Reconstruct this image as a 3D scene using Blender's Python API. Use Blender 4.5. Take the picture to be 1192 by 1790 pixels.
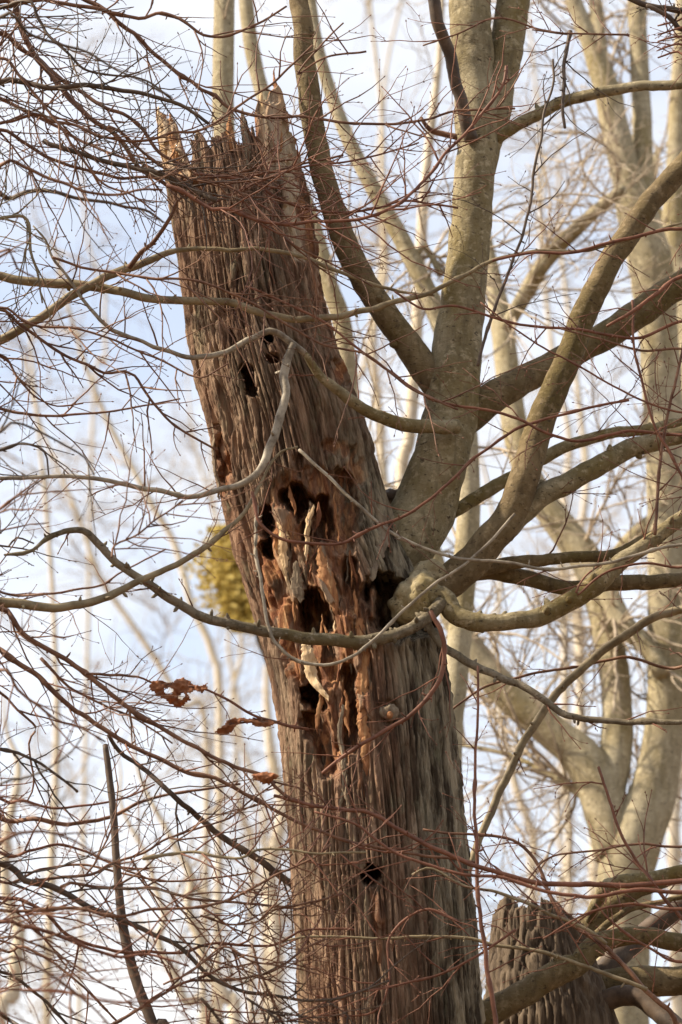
import bpy, math, random
import numpy as np
from mathutils import Vector

for o in list(bpy.data.objects):
    bpy.data.objects.remove(o, do_unlink=True)
scene = bpy.context.scene
col = scene.collection
rng = random.Random(11)
nrg = np.random.default_rng(5)

# ------------------------------------------------------------------ camera
CAM = np.array([0.0, -14.0, 1.6]); PITCH = math.radians(20.0)
FPX = 6600.0; RW, RH = 1192.0, 1790.0          # focal length in photograph pixels, photograph size
FWD = np.array([0, math.cos(PITCH), math.sin(PITCH)])
UPV = np.array([0, -math.sin(PITCH), math.cos(PITCH)])
RGT = np.array([1.0, 0, 0])
cd = bpy.data.cameras.new('camera'); cam = bpy.data.objects.new('camera', cd); col.objects.link(cam)
cam.location = CAM; cam.rotation_euler = (math.radians(90) + PITCH, 0, 0)
cd.sensor_fit = 'VERTICAL'; cd.sensor_height = 36.0
cd.lens = 36.0 * FPX / RH
cd.clip_start = 0.1; cd.clip_end = 2000
cd.dof.use_dof = True; cd.dof.focus_distance = 14.4; cd.dof.aperture_fstop = 3.2
scene.camera = cam

# ------------------------------------------------------------------ sky, sun, exposure
SUN_EL, SUN_AZ = math.radians(42), math.radians(-93)   # azimuth from +Y, clockwise: to the left, a little behind the camera
world = bpy.data.worlds.new('World'); scene.world = world; world.use_nodes = True
wn = world.node_tree.nodes; wl = world.node_tree.links; wn.clear()
w_out = wn.new('ShaderNodeOutputWorld'); w_bg = wn.new('ShaderNodeBackground')
sky = wn.new('ShaderNodeTexSky'); sky.sky_type = 'NISHITA'; sky.sun_disc = False
sky.sun_elevation = SUN_EL; sky.sun_rotation = SUN_AZ; sky.air_density = 1.0; sky.dust_density = 1.5
w_tc = wn.new('ShaderNodeTexCoord'); w_map = wn.new('ShaderNodeMapping')
w_map.inputs['Scale'].default_value = (2.2, 2.2, 4.5)
w_map.inputs['Location'].default_value = (1.7, 0.4, 0.6)
w_no = wn.new('ShaderNodeTexNoise'); w_no.inputs['Scale'].default_value = 2.4; w_no.inputs['Detail'].default_value = 7
w_no.inputs['Roughness'].default_value = 0.55
w_rp = wn.new('ShaderNodeValToRGB')
w_rp.color_ramp.elements[0].position = 0.39; w_rp.color_ramp.elements[0].color = (0.36, 0.36, 0.36, 1)
w_rp.color_ramp.elements[1].position = 0.70; w_rp.color_ramp.elements[1].color = (0.96, 0.96, 0.96, 1)
w_mx = wn.new('ShaderNodeMix'); w_mx.data_type = 'RGBA'
w_mx.inputs[7].default_value = (5.1, 5.0, 4.9, 1)     # sunlit thin cloud
wl.new(w_tc.outputs['Generated'], w_map.inputs[0]); wl.new(w_map.outputs[0], w_no.inputs[0])
wl.new(w_no.outputs[0], w_rp.inputs[0]); wl.new(w_rp.outputs[0], w_mx.inputs[0])
wl.new(sky.outputs[0], w_mx.inputs[6]); wl.new(w_mx.outputs[2], w_bg.inputs[0]); wl.new(w_bg.outputs[0], w_out.inputs[0])
w_bg.inputs[1].default_value = 0.12
sd = bpy.data.lights.new('sun', 'SUN'); sd.energy = 5.0; sd.angle = math.radians(1.5); sd.color = (1.0, 0.88, 0.70)
sun = bpy.data.objects.new('sun', sd); col.objects.link(sun); sun.location = (-30, -10, 40)
_ts = Vector((math.sin(SUN_AZ) * math.cos(SUN_EL), math.cos(SUN_AZ) * math.cos(SUN_EL), math.sin(SUN_EL)))
sun.rotation_euler = _ts.to_track_quat('Z', 'Y').to_euler()
vs = scene.view_settings
vs.view_transform = 'Standard'; vs.look = 'None'; vs.exposure = 1.05; vs.gamma = 1.0; vs.use_curve_mapping = False
scene.render.engine = 'CYCLES'

# ------------------------------------------------------------------ helpers
def at(px, py, Y):
    r = FWD + (px - RW / 2) / FPX * RGT + (RH / 2 - py) / FPX * UPV
    return CAM + r * ((Y - CAM[1]) / r[1])
def ppm(p):
    return FPX / float(np.dot(p - CAM, FWD))
def project(V):
    d = V - CAM; z = d @ FWD
    return RW / 2 + FPX * (d @ RGT) / z, RH / 2 - FPX * (d @ UPV) / z

_perm = np.random.default_rng(1).permutation(256); _perm = np.concatenate([_perm, _perm, _perm])
_g = np.random.default_rng(2).normal(size=(256, 3)); _g /= np.linalg.norm(_g, axis=1)[:, None]
def noise(x, y, z):
    x, y, z = np.broadcast_arrays(np.asarray(x, float), np.asarray(y, float), np.asarray(z, float))
    xi, yi, zi = np.floor(x), np.floor(y), np.floor(z)
    fx, fy, fz = x - xi, y - yi, z - zi
    xi, yi, zi = xi.astype(int) & 255, yi.astype(int) & 255, zi.astype(int) & 255
    u, v, w = (t * t * t * (t * (t * 6 - 15) + 10) for t in (fx, fy, fz))
    out = 0
    for dx in (0, 1):
        for dy in (0, 1):
            for dz in (0, 1):
                g = _g[_perm[_perm[_perm[(xi + dx) & 255] + ((yi + dy) & 255)] + ((zi + dz) & 255)]]
                d = g[..., 0] * (fx - dx) + g[..., 1] * (fy - dy) + g[..., 2] * (fz - dz)
                out = out + d * (u if dx else 1 - u) * (v if dy else 1 - v) * (w if dz else 1 - w)
    return out
def sstep(a, b, x):
    t = np.clip((x - a) / (b - a), 0, 1); return t * t * (3 - 2 * t)

def catmull(P, step):
    P = np.asarray(P, float)
    if len(P) == 2:
        n = max(2, int(np.linalg.norm(P[1, :3] - P[0, :3]) / step)); t = np.linspace(0, 1, n + 1)[:, None]
        return P[0] * (1 - t) + P[1] * t
    Q = np.vstack([2 * P[0] - P[1], P, 2 * P[-1] - P[-2]]); out = []
    for i in range(1, len(Q) - 2):
        p0, p1, p2, p3 = Q[i - 1:i + 3]
        n = max(1, int(np.linalg.norm(p2[:3] - p1[:3]) / step)); t = (np.arange(n) / n)[:, None]
        out.append(0.5 * (2 * p1 + (p2 - p0) * t + (2 * p0 - 5 * p1 + 4 * p2 - p3) * t ** 2 + (3 * p1 - p0 - 3 * p2 + p3) * t ** 3))
    return np.vstack(out + [P[-1:]])

class MB:                                              # mesh collector
    def __init__(s): s.v = []; s.f4 = []; s.f3 = []; s.n = 0
    def add(s, v, f4=None, f3=None):
        if f4 is not None and len(f4): s.f4.append(np.asarray(f4) + s.n)
        if f3 is not None and len(f3): s.f3.append(np.asarray(f3) + s.n)
        s.v.append(v); s.n += len(v)
    def tube(s, P, R, sides=6, bump=0.0, bf=20.0, seed=0.0, cap=True):
        P = np.asarray(P, float); R = np.asarray(R, float); n = len(P)
        T = np.gradient(P, axis=0); T /= np.linalg.norm(T, axis=1)[:, None] + 1e-12
        m = T.mean(0); ref = np.eye(3)[np.argmin(np.abs(m))]
        U = np.cross(T, ref); U /= np.linalg.norm(U, axis=1)[:, None] + 1e-12
        W = np.cross(T, U); a = np.arange(sides) * 2 * math.pi / sides
        D = U[:, None, :] * np.cos(a)[None, :, None] + W[:, None, :] * np.sin(a)[None, :, None]
        RR = R[:, None] * np.ones(sides)
        if bump:
            Q = P[:, None, :] + D * R[:, None, None]
            k = noise(Q[..., 0] * bf + seed, Q[..., 1] * bf, Q[..., 2] * bf) + 0.5 * noise(Q[..., 0] * bf * 2.6, Q[..., 1] * bf * 2.6 + seed, Q[..., 2] * bf * 2.6)
            RR = RR * (1 + bump * k)
        V = (P[:, None, :] + D * RR[..., None]).reshape(-1, 3)
        i = (np.arange(n - 1)[:, None] * sides + np.arange(sides)[None, :]).ravel()
        j = (np.arange(n - 1)[:, None] * sides + (np.arange(sides)[None, :] + 1) % sides).ravel()
        f4 = np.stack([i, j, j + sides, i + sides], 1); f3 = None
        if cap:
            tip0, tip1 = P[0] - T[0] * R[0] * 0.3, P[-1] + T[-1] * R[-1] * 0.5
            V = np.vstack([V, tip0, tip1]); k = np.arange(sides); kk = (k + 1) % sides; b = (n - 1) * sides
            f3 = np.vstack([np.stack([kk, k, np.full(sides, n * sides)], 1), np.stack([b + k, b + kk, np.full(sides, n * sides + 1)], 1)])
        s.add(V, f4, f3)
    def build(s, name, mat, parent=None, origin=(0, 0, 0), attrs=None, smooth=True):
        V = np.vstack(s.v) - np.asarray(origin, float)
        F4 = np.vstack(s.f4) if s.f4 else np.zeros((0, 4), int); F3 = np.vstack(s.f3) if s.f3 else np.zeros((0, 3), int)
        me = bpy.data.meshes.new(name); me.vertices.add(len(V)); me.vertices.foreach_set('co', V.astype(np.float32).ravel())
        me.loops.add(F4.size + F3.size); me.loops.foreach_set('vertex_index', np.concatenate([F4.ravel(), F3.ravel()]).astype(np.int32))
        npoly = len(F4) + len(F3); me.polygons.add(npoly)
        st = np.concatenate([np.arange(len(F4)) * 4, F4.size + np.arange(len(F3)) * 3]).astype(np.int32)
        me.polygons.foreach_set('loop_start', st)
        me.polygons.foreach_set('use_smooth', np.full(npoly, smooth))
        me.update(calc_edges=True); me.validate()
        for k, a in (attrs or {}).items():
            at_ = me.attributes.new(k, 'FLOAT', 'POINT'); at_.data.foreach_set('value', a.astype(np.float32))
        me.materials.append(mat)
        o = bpy.data.objects.new(name, me); col.objects.link(o)
        if parent is not None: o.parent = parent
        else: o.location = origin
        return o

def thing(name, label, cat, loc, group=None):
    o = bpy.data.objects.new(name, None); col.objects.link(o); o.location = [float(c) for c in loc]
    o.empty_display_size = 0.2; o['label'] = label; o['category'] = cat
    if group: o['group'] = group
    return o
def tag(o, label, cat, group=None):
    o['label'] = label; o['category'] = cat
    if group: o['group'] = group
    return o

# ------------------------------------------------------------------ materials
def mat_base(name, rough=0.9):
    m = bpy.data.materials.new(name); m.use_nodes = True; nt = m.node_tree
    b = nt.nodes['Principled BSDF']; b.inputs['Roughness'].default_value = rough
    b.inputs['Specular IOR Level'].default_value = 0.25
    return m, nt, b
def tex(nt, scale, stretch=(1, 1, 1), detail=5, rough=0.6):
    tc = nt.nodes.new('ShaderNodeTexCoord'); mp = nt.nodes.new('ShaderNodeMapping'); mp.inputs['Scale'].default_value = stretch
    n = nt.nodes.new('ShaderNodeTexNoise'); n.inputs['Scale'].default_value = scale; n.inputs['Detail'].default_value = detail
    n.inputs['Roughness'].default_value = rough
    nt.links.new(tc.outputs['Object'], mp.inputs[0]); nt.links.new(mp.outputs[0], n.inputs[0]); return n.outputs[0]
def ramp(nt, src, stops):
    r = nt.nodes.new('ShaderNodeValToRGB'); e = r.color_ramp.elements
    while len(e) < len(stops): e.new(0.5)
    for k, (p, c) in enumerate(stops): e[k].position = p; e[k].color = (*c, 1) if len(c) == 3 else c
    nt.links.new(src, r.inputs[0]); return r.outputs[0]
def mix(nt, fac, a, b):
    m = nt.nodes.new('ShaderNodeMix'); m.data_type = 'RGBA'
    for s, v in ((0, fac), (6, a), (7, b)):
        if isinstance(v, tuple): m.inputs[s].default_value = (*v, 1)
        elif isinstance(v, float): m.inputs[s].default_value = v
        else: nt.links.new(v, m.inputs[s])
    return m.outputs[2]
def attr(nt, name):
    a = nt.nodes.new('ShaderNodeAttribute'); a.attribute_name = name; return a.outputs['Fac']
def bump(nt, b, h, strength, dist):
    n = nt.nodes.new('ShaderNodeBump'); n.inputs['Strength'].default_value = strength; n.inputs['Distance'].default_value = dist
    nt.links.new(h, n.inputs['Height']); nt.links.new(n.outputs[0], b.inputs['Normal'])

def bark_smooth(name, c0, c1, moss, moss_amt=0.5, dark=(0.05, 0.033, 0.02), scale=1.0):
    m, nt, b = mat_base(name, 0.88)
    big = ramp(nt, tex(nt, 6 * scale, (1, 1, 0.6), 7, 0.7), [(0.36, c0), (0.62, c1)])
    ms = ramp(nt, tex(nt, 2.6 * scale, (1, 1, 0.6), 7, 0.68), [(0.5 - 0.12 * moss_amt, (0, 0, 0)), (0.70 - 0.12 * moss_amt, (0.9, 0.9, 0.9))])
    c = mix(nt, ms, big, moss)
    fl = ramp(nt, tex(nt, 30 * scale, (1, 1, 1.2), 5, 0.65), [(0.53, (0, 0, 0)), (0.66, (0.6, 0.6, 0.6))])
    c = mix(nt, fl, c, tuple(min(0.62, v * 1.35 + 0.03) for v in c1))
    st = ramp(nt, tex(nt, 34 * scale, (1, 1, 0.22), 5, 0.65), [(0.52, (0, 0, 0)), (0.68, (0.55, 0.55, 0.55))])
    c = mix(nt, st, c, tuple(v * 0.55 for v in c0))
    spk = ramp(nt, tex(nt, 38 * scale, (1, 1, 2.0), 3, 0.6), [(0.60, (0, 0, 0)), (0.68, (0.85, 0.85, 0.85))])
    c = mix(nt, spk, c, dark)
    nt.links.new(c, b.inputs['Base Color'])
    bump(nt, b, tex(nt, 48 * scale, (1, 1, 1.4), 7, 0.75), 0.9, 0.012)
    return m
def twig_mat(name, c0, c1, s=14):
    m, nt, b = mat_base(name, 0.6)
    nt.links.new(ramp(nt, tex(nt, s, (1, 1, 1), 4, 0.7), [(0.38, c0), (0.62, c1)]), b.inputs['Base Color'])
    bump(nt, b, tex(nt, 160, (1, 1, 1), 3), 0.35, 0.002)
    return m
M = {}
M['limb'] = bark_smooth('limb_bark', (0.165, 0.13, 0.07), (0.33, 0.275, 0.17), (0.165, 0.12, 0.036), 0.65)
M['olive'] = bark_smooth('olive_bark', (0.11, 0.076, 0.038), (0.21, 0.155, 0.082), (0.11, 0.08, 0.025), 0.6)
M['bg'] = bark_smooth('beech_bark', (0.26, 0.215, 0.13), (0.42, 0.36, 0.24), (0.25, 0.195, 0.085), 0.4, (0.10, 0.075, 0.05))
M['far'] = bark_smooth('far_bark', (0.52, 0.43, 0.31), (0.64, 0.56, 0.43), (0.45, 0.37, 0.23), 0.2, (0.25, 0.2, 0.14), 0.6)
M['greylimb'] = bark_smooth('grey_limb_bark', (0.11, 0.085, 0.055), (0.24, 0.20, 0.14), (0.13, 0.10, 0.045), 0.4)
M['burl'] = bark_smooth('burl_bark', (0.20, 0.155, 0.08), (0.40, 0.335, 0.21), (0.26, 0.19, 0.05), 0.5)
M['brown'] = twig_mat('brown_twig', (0.095, 0.044, 0.026), (0.205, 0.105, 0.06))
M['red'] = twig_mat('red_twig', (0.105, 0.042, 0.024), (0.20, 0.085, 0.05))
M['grey'] = twig_mat('grey_twig', (0.15, 0.12, 0.085), (0.36, 0.31, 0.235))
M['dark'] = twig_mat('dark_twig', (0.05, 0.035, 0.025), (0.11, 0.075, 0.05))
M['tan'] = twig_mat('tan_twig', (0.14, 0.105, 0.058), (0.26, 0.205, 0.12))
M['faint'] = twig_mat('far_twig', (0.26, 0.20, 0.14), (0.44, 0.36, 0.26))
def leaf_mat(name, c0, c1):
    m, nt, b = mat_base(name, 0.7)
    nt.links.new(ramp(nt, tex(nt, 30, (1, 1, 1), 5), [(0.35, c0), (0.68, c1)]), b.inputs['Base Color'])
    b.inputs['Transmission Weight'].default_value = 0.0
    tr = nt.nodes.new('ShaderNodeBsdfTranslucent'); ms = nt.nodes.new('ShaderNodeMixShader'); ms.inputs[0].default_value = 0.3
    tr.inputs[0].default_value = (*c1, 1)
    out = nt.nodes['Material Output']; nt.links.new(b.outputs[0], ms.inputs[1]); nt.links.new(tr.outputs[0], ms.inputs[2]); nt.links.new(ms.outputs[0], out.inputs[0])
    return m
M['leaf'] = leaf_mat('dead_leaf', (0.17, 0.06, 0.025), (0.42, 0.18, 0.08))
M['ivy'] = leaf_mat('ivy_leaf', (0.27, 0.20, 0.04), (0.52, 0.40, 0.12))
# the dead trunk: ridged bark, exposed wood, weathered bark (what is where comes from the mesh)
m, nt, b = mat_base('dead_trunk', 0.92); M['trunk'] = m
_c = ramp(nt, tex(nt, 24, (1, 1, 0.14), 6, 0.65), [(0.38, (0.065, 0.028, 0.015)), (0.5, (0.175, 0.09, 0.052)), (0.62, (0.35, 0.215, 0.138))])
_g1 = ramp(nt, tex(nt, 18, (1, 1, 0.14), 6, 0.65), [(0.42, (0.05, 0.036, 0.022)), (0.59, (0.32, 0.265, 0.18))])
_c = mix(nt, attr(nt, 'weathered'), _c, _g1)
_li = ramp(nt, tex(nt, 11, (1, 1, 0.4), 6, 0.7), [(0.56, (0, 0, 0)), (0.7, (0.55, 0.55, 0.55))])
_c = mix(nt, _li, _c, (0.20, 0.19, 0.115))
_w = ramp(nt, tex(nt, 26, (1, 1, 0.2), 7, 0.75), [(0.34, (0.075, 0.025, 0.012)), (0.47, (0.19, 0.07, 0.03)), (0.58, (0.42, 0.205, 0.088)), (0.72, (0.60, 0.40, 0.21))])
_rt = ramp(nt, tex(nt, 28, (1, 1, 0.8), 5, 0.6), [(0.55, (0, 0, 0)), (0.63, (0.8, 0.8, 0.8))])
_w = mix(nt, _rt, _w, (0.15, 0.05, 0.025))
_c = mix(nt, attr(nt, 'wood'), _c, _w)
_p = ramp(nt, tex(nt, 26, (1, 1, 0.1), 5, 0.6), [(0.35, (0.40, 0.30, 0.19)), (0.65, (0.56, 0.47, 0.34))])
_c = mix(nt, attr(nt, 'pale'), _c, _p)
nt.links.new(_c, b.inputs['Base Color'])
bump(nt, b, tex(nt, 70, (1, 1, 0.35), 7, 0.75), 1.0, 0.012)
def wood_mat(name, c0, c1, c2):
    m, nt, b = mat_base(name, 0.85)
    nt.links.new(ramp(nt, tex(nt, 24, (1, 1, 0.12), 6, 0.7), [(0.32, c0), (0.5, c1), (0.7, c2)]), b.inputs['Base Color'])
    bump(nt, b, tex(nt, 110, (1, 1, 0.1), 5, 0.7), 0.6, 0.005); return m
M['wood'] = wood_mat('torn_wood', (0.12, 0.04, 0.018), (0.28, 0.125, 0.052), (0.48, 0.28, 0.13))
M['palewood'] = wood_mat('pale_wood', (0.40, 0.25, 0.12), (0.60, 0.44, 0.26), (0.70, 0.56, 0.38))
M['stumpbark'] = wood_mat('stump_bark', (0.04, 0.026, 0.016), (0.095, 0.066, 0.042), (0.175, 0.13, 0.085))  # dark grey-brown bark, with the stump's shade darkened into its colour
M['darkwood'] = wood_mat('rotten_wood', (0.06, 0.022, 0.011), (0.16, 0.06, 0.027), (0.28, 0.13, 0.06))
M['greybark'] = wood_mat('grey_bark', (0.09, 0.06, 0.04), (0.18, 0.135, 0.09), (0.28, 0.23, 0.155))
m, nt, b = mat_base('leaf_litter', 0.95); M['ground'] = m
nt.links.new(ramp(nt, tex(nt, 9, (1, 1, 1), 8, 0.7), [(0.35, (0.07, 0.045, 0.025)), (0.55, (0.16, 0.10, 0.055)), (0.7, (0.24, 0.17, 0.10))]), b.inputs['Base Color'])
bump(nt, b, tex(nt, 14, (1, 1, 1), 8), 0.8, 0.05)

# ------------------------------------------------------------------ ground
g = MB(); n = 81; xs = np.concatenate([-np.geomspace(600, 1, 40), [0], np.geomspace(1, 600, 40)])
X, Yg = np.meshgrid(xs, xs); Z = 0.10 * noise(X * 0.35, Yg * 0.35, 0) + 0.03 * noise(X * 1.7, Yg * 1.7, 3)
i = (np.arange(n - 1)[:, None] * n + np.arange(n - 1)[None, :]).ravel()
g.add(np.stack([X, Yg, Z], -1).reshape(-1, 3), np.stack([i, i + 1, i + n + 1, i + n], 1))
go = g.build('ground', M['ground']); go['kind'] = 'structure'

# ------------------------------------------------------------------ the dead trunk
# outline in photograph pixels (row, left edge, right edge), standing at Y = 0
EDGE = [(60, 262, 492), (195, 275, 508), (300, 290, 523), (400, 304, 540), (480, 316, 553), (590, 329, 574), (650, 340, 602), (700, 352, 622), (760, 370, 644),
        (850, 386, 664), (930, 403, 690), (1010, 428, 722), (1100, 456, 760), (1200, 480, 779), (1300, 494, 791),
        (1450, 506, 806), (1600, 516, 821), (1790, 526, 836), (1850, 529, 841)]
E = np.array(EDGE, float); ez = np.array([at(0, r, 0)[2] for r in E[:, 0]])
ecx = np.array([(at(l, r, 0)[0] + at(q, r, 0)[0]) / 2 for r, l, q in EDGE]); er = np.array([(at(q, r, 0)[0] - at(l, r, 0)[0]) / 2 for r, l, q in EDGE])
so = np.argsort(ez); ez, ecx, er = ez[so], ecx[so], er[so]
ez = np.concatenate([[-0.3, 0.0, 0.25, 0.7, 2.0], ez]); ecx = np.concatenate([[ecx[0] + 0.12] * 3, [ecx[0] + .10, ecx[0] + .06], ecx]); er = np.concatenate([[0.72, 0.60, 0.50, 0.42, 0.38], er])
_zz = np.linspace(ez[0], ez[-1], 400)                    # smoothed profile
def _sm(a):
    v = np.interp(_zz, ez, a); k = np.hanning(17); k /= k.sum(); return np.convolve(np.pad(v, 8, mode='edge'), k, 'valid')
_cxs, _rs = _sm(ecx), _sm(er)
def tcx(z): return np.interp(z, _zz, _cxs)
def trad(z): return np.interp(z, _zz, _rs)
def ysurf(px, py, lift=0.0):                             # front of the trunk at a photograph pixel
    y = -0.25
    for _ in range(6):
        p = at(px, py, y); r = trad(p[2]); dx = min(abs(p[0] - tcx(p[2])), r * 0.96); y = -math.sqrt(r * r - dx * dx)
    return y - lift
RIM = [(262, 300), (272, 205), (277, 193), (283, 228), (288, 232), (293, 202), (299, 212), (305, 245), (318, 268), (328, 296), (335, 296), (338, 258), (345, 230), (352, 232),
       (358, 246), (366, 256), (370, 241), (385, 234), (394, 226), (401, 208), (407, 216), (412, 250), (418, 256), (421, 198), (428, 196), (436, 216),
       (445, 246), (449, 190), (456, 168), (464, 172), (470, 182), (476, 160), (480, 150), (487, 168), (496, 196), (505, 222), (512, 245), (520, 290), (560, 400)]
RIM = np.array(RIM, float)
NF, NB = 430, 130
th = np.concatenate([np.linspace(math.pi * 1.0, math.pi * 2.0, NF, endpoint=False), np.linspace(0, math.pi, NB, endpoint=False)])   # pi..2pi faces the camera (-y)
NT = len(th); cth, sth = np.cos(th), np.sin(th)
ztop = at(0, 300, 0)[2]
zr = np.zeros(NT)
for k in range(NT):                                     # rim height round the trunk
    zc = ztop
    if sth[k] <= 0.0:
        for _ in range(8):
            r = trad(zc); x = tcx(zc) + r * cth[k]; y = r * sth[k]
            px, _p = project(np.array([[x, y, zc]])); py = np.interp(px[0], RIM[:, 0], RIM[:, 1]); zc = at(px[0], py, y)[2]
        zr[k] = zc
    else:
        zr[k] = ztop - 0.05 + 0.16 * noise(th[k] * 5, 3.3, 0) + 0.10 * noise(th[k] * 17, 1.3, 0)
w_ = 0.5 * sstep(0.0, 0.35, sth)[:]                      # blend the ends of the back rim into the front rim
zr = np.where(sth > 0, zr * sstep(0, .3, sth) + (1 - sstep(0, .3, sth)) * np.where(cth < 0, zr[0], zr[NF - 1]), zr)
zlow = np.concatenate([np.linspace(-0.25, 4.15, 60)]); zsplit = 8.0
zmid = np.linspace(4.2, zsplit, 780)
NTOPR = 210; tt = np.linspace(0, 1, NTOPR + 1)[1:]
Zg = np.concatenate([np.repeat(zlow[:, None], NT, 1), np.repeat(zmid[:, None], NT, 1), zsplit + tt[:, None] * (zr[None, :] - zsplit)])
NO = Zg.shape[0]
Cx, Rg = tcx(Zg), trad(Zg)
# flare lobes at the root
Rg = Rg * (1 + 0.12 * sstep(1.2, 0.0, Zg) * np.cos(5 * th + 0.6)[None, :])
Rg = Rg + 0.022 * noise(cth[None, :] * 1.6, sth[None, :] * 1.6, Zg * 0.9)
PX, PY = project(np.stack([Cx + Rg * cth, Rg * sth * np.ones_like(Cx), Zg], -1).reshape(-1, 3)); PX = PX.reshape(Zg.shape); PY = PY.reshape(Zg.shape)
FRONT = sstep(0.02, -0.12, np.broadcast_to(sth, Zg.shape))
jx = PX + 9 * noise(PX / 16, PY / 30, 0.5) + 4 * noise(PX / 6, PY / 12, 1.5)
jy = PY + 12 * noise(PX / 12, PY / 34, 7.5) + 5 * noise(PX / 5, PY / 12, 3.5)
def strip(pts, soft):
    """mask of a stroke (px, py, width) on the front of the trunk"""
    best = np.full(Zg.shape, 1e9)
    pts = np.array(pts, float)
    if len(pts) == 1: pts = np.vstack([pts, pts + [0, .01, 0]])
    for a, c in zip(pts[:-1], pts[1:]):
        d = c[:2] - a[:2]; L = float(d @ d) + 1e-9
        t = np.clip(((jx - a[0]) * d[0] + (jy - a[1]) * d[1]) / L, 0, 1)
        best = np.minimum(best, np.hypot(jx - a[0] - t * d[0], jy - a[1] - t * d[1]) - (a[2] + (c[2] - a[2]) * t) / 2)
    return sstep(soft, -soft, best) * FRONT
depth = np.zeros(Zg.shape); wood = np.zeros(Zg.shape); pale = np.zeros(Zg.shape)
def carve(pts, soft, dep, wd=None, pl=None):
    global depth, wood, pale
    k = strip(pts, soft); depth = depth * (1 - k) + dep * k
    if wd is not None: wood = wood * (1 - k) + wd * k
    if pl is not None: pale = pale * (1 - k) + pl * k
# the long wound
carve([(540, 890, 150), (530, 960, 150), (545, 1040, 165), (565, 1120, 150), (580, 1190, 110), (590, 1260, 84), (592, 1320, 40)], 7, 0.04, 0.7)
carve([(470, 900, 36), (470, 960, 34), (478, 1040, 40), (500, 1110, 34), (515, 1170, 30)], 6, 0.022, 1.0)
carve([(597, 840, 42), (605, 900, 46), (600, 950, 40)], 7, 0.10, 0.7)
carve([(514, 868, 42), (532, 886, 46)], 5, 0.32, 0.8)
carve([(562, 880, 26), (566, 935, 28)], 5, 0.24, 0.8)
carve([(467, 896, 20), (468, 925, 22)], 4, 0.20, 0.8)
carve([(470, 948, 20), (472, 965, 18)], 4, 0.18, 0.8)
carve([(540, 900, 22), (536, 950, 14)], 5, 0.15, 0.8)
carve([(610, 990, 26), (616, 1050, 24)], 5, 0.12, 0.7)
carve([(548, 1058, 54), (553, 1092, 60)], 5, 0.30, 0.8)
carve([(560, 1130, 40), (575, 1180, 44)], 8, 0.09, 0.8)
carve([(612, 1180, 26), (616, 1260, 24), (614, 1310, 16)], 5, 0.15, 0.7)
carve([(546, 1214, 36), (558, 1232, 36)], 4, 0.32, 0.8)
carve([(545, 1262, 34), (570, 1310, 44), (578, 1345, 30)], 7, 0.13, 0.9)
# ribs left standing in the wound
carve([(492, 900, 16), (496, 950, 18), (500, 1000, 20), (512, 1045, 22)], 4, 0.012, 0.55, 0.3)
carve([(545, 880, 8), (538, 930, 8)], 3, 0.02, 0.6, 0.5)
carve([(556, 955, 14), (566, 1000, 24), (580, 1045, 26)], 4, 0.01, 1.0, 0.5)
carve([(600, 1060, 22), (632, 1130, 26), (636, 1230, 24), (640, 1310, 16), (634, 1370, 8)], 5, 0.004, 0.9, 0.05)
carve([(525, 990, 26), (522, 1030, 24)], 4, 0.018, 0.1)
# the dark hollow below the big limb
carve([(668, 1040, 70), (690, 1068, 96), (735, 1080, 60)], 9, 0.34, 0.05)
carve([(648, 1030, 16), (646, 1080, 14)], 6, 0.05, 0.7)
# woodpecker hole, upper holes, cracks, and a branch shadow cut as a groove
carve([(652, 1570, 22), (668, 1640, 18), (660, 1720, 8)], 10, 0.006, 0.75)
carve([(680, 1246, 42)], 6, 0.03, 0.1); carve([(646, 1530, 36)], 3, 0.36, 0.2)
carve([(432, 648, 20), (440, 682, 22)], 4, 0.2, 0.4)
carve([(468, 592, 16)], 3, 0.2, 0.4); carve([(478, 628, 18)], 4, 0.1, 0.5)
carve([(384, 745, 12), (392, 800, 18), (398, 862, 14)], 4, 0.07, 0.9)
carve([(300, 318, 12), (345, 330, 16), (372, 348, 10)], 4, 0.05, 0.4)  # a branch's cast shadow, cut and tinted into the bark as a groove
carve([(418, 1235, 12), (440, 1300, 8)], 4, 0.01, 0.3)
carve([(590, 640, 26), (600, 670, 14)], 5, 0.05, 1.0)
carve([(570, 780, 20), (610, 790, 24), (625, 840, 18)], 7, 0.03, 0.7)
carve([(520, 800, 14), (524, 830, 12)], 4, 0.05, 0.3)
# bare torn wood at the top
carve([(285, 180, 36), (300, 260, 40), (322, 300, 26)], 9, 0.0, 0.95, 0.7)
carve([(470, 150, 46), (475, 220, 50), (482, 290, 34)], 8, 0.006, 0.95, 0.55)
carve([(500, 220, 18), (500, 300, 26), (512, 380, 24), (520, 450, 14)], 6, 0.012, 0.5, 0.9)
carve([(512, 270, 12), (522, 340, 14), (545, 450, 16), (556, 520, 8)], 5, 0.01, 0.9)
carve([(398, 200, 20), (402, 235, 16)], 5, 0.0, 0.9)
smooth_ = np.clip(wood + pale, 0, 1)
wood = wood * sstep(-0.28, 0.02, noise(PX / 15, PY / 40, 11.0) + 0.5 * noise(PX / 6, PY / 18, 2.0))
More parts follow.
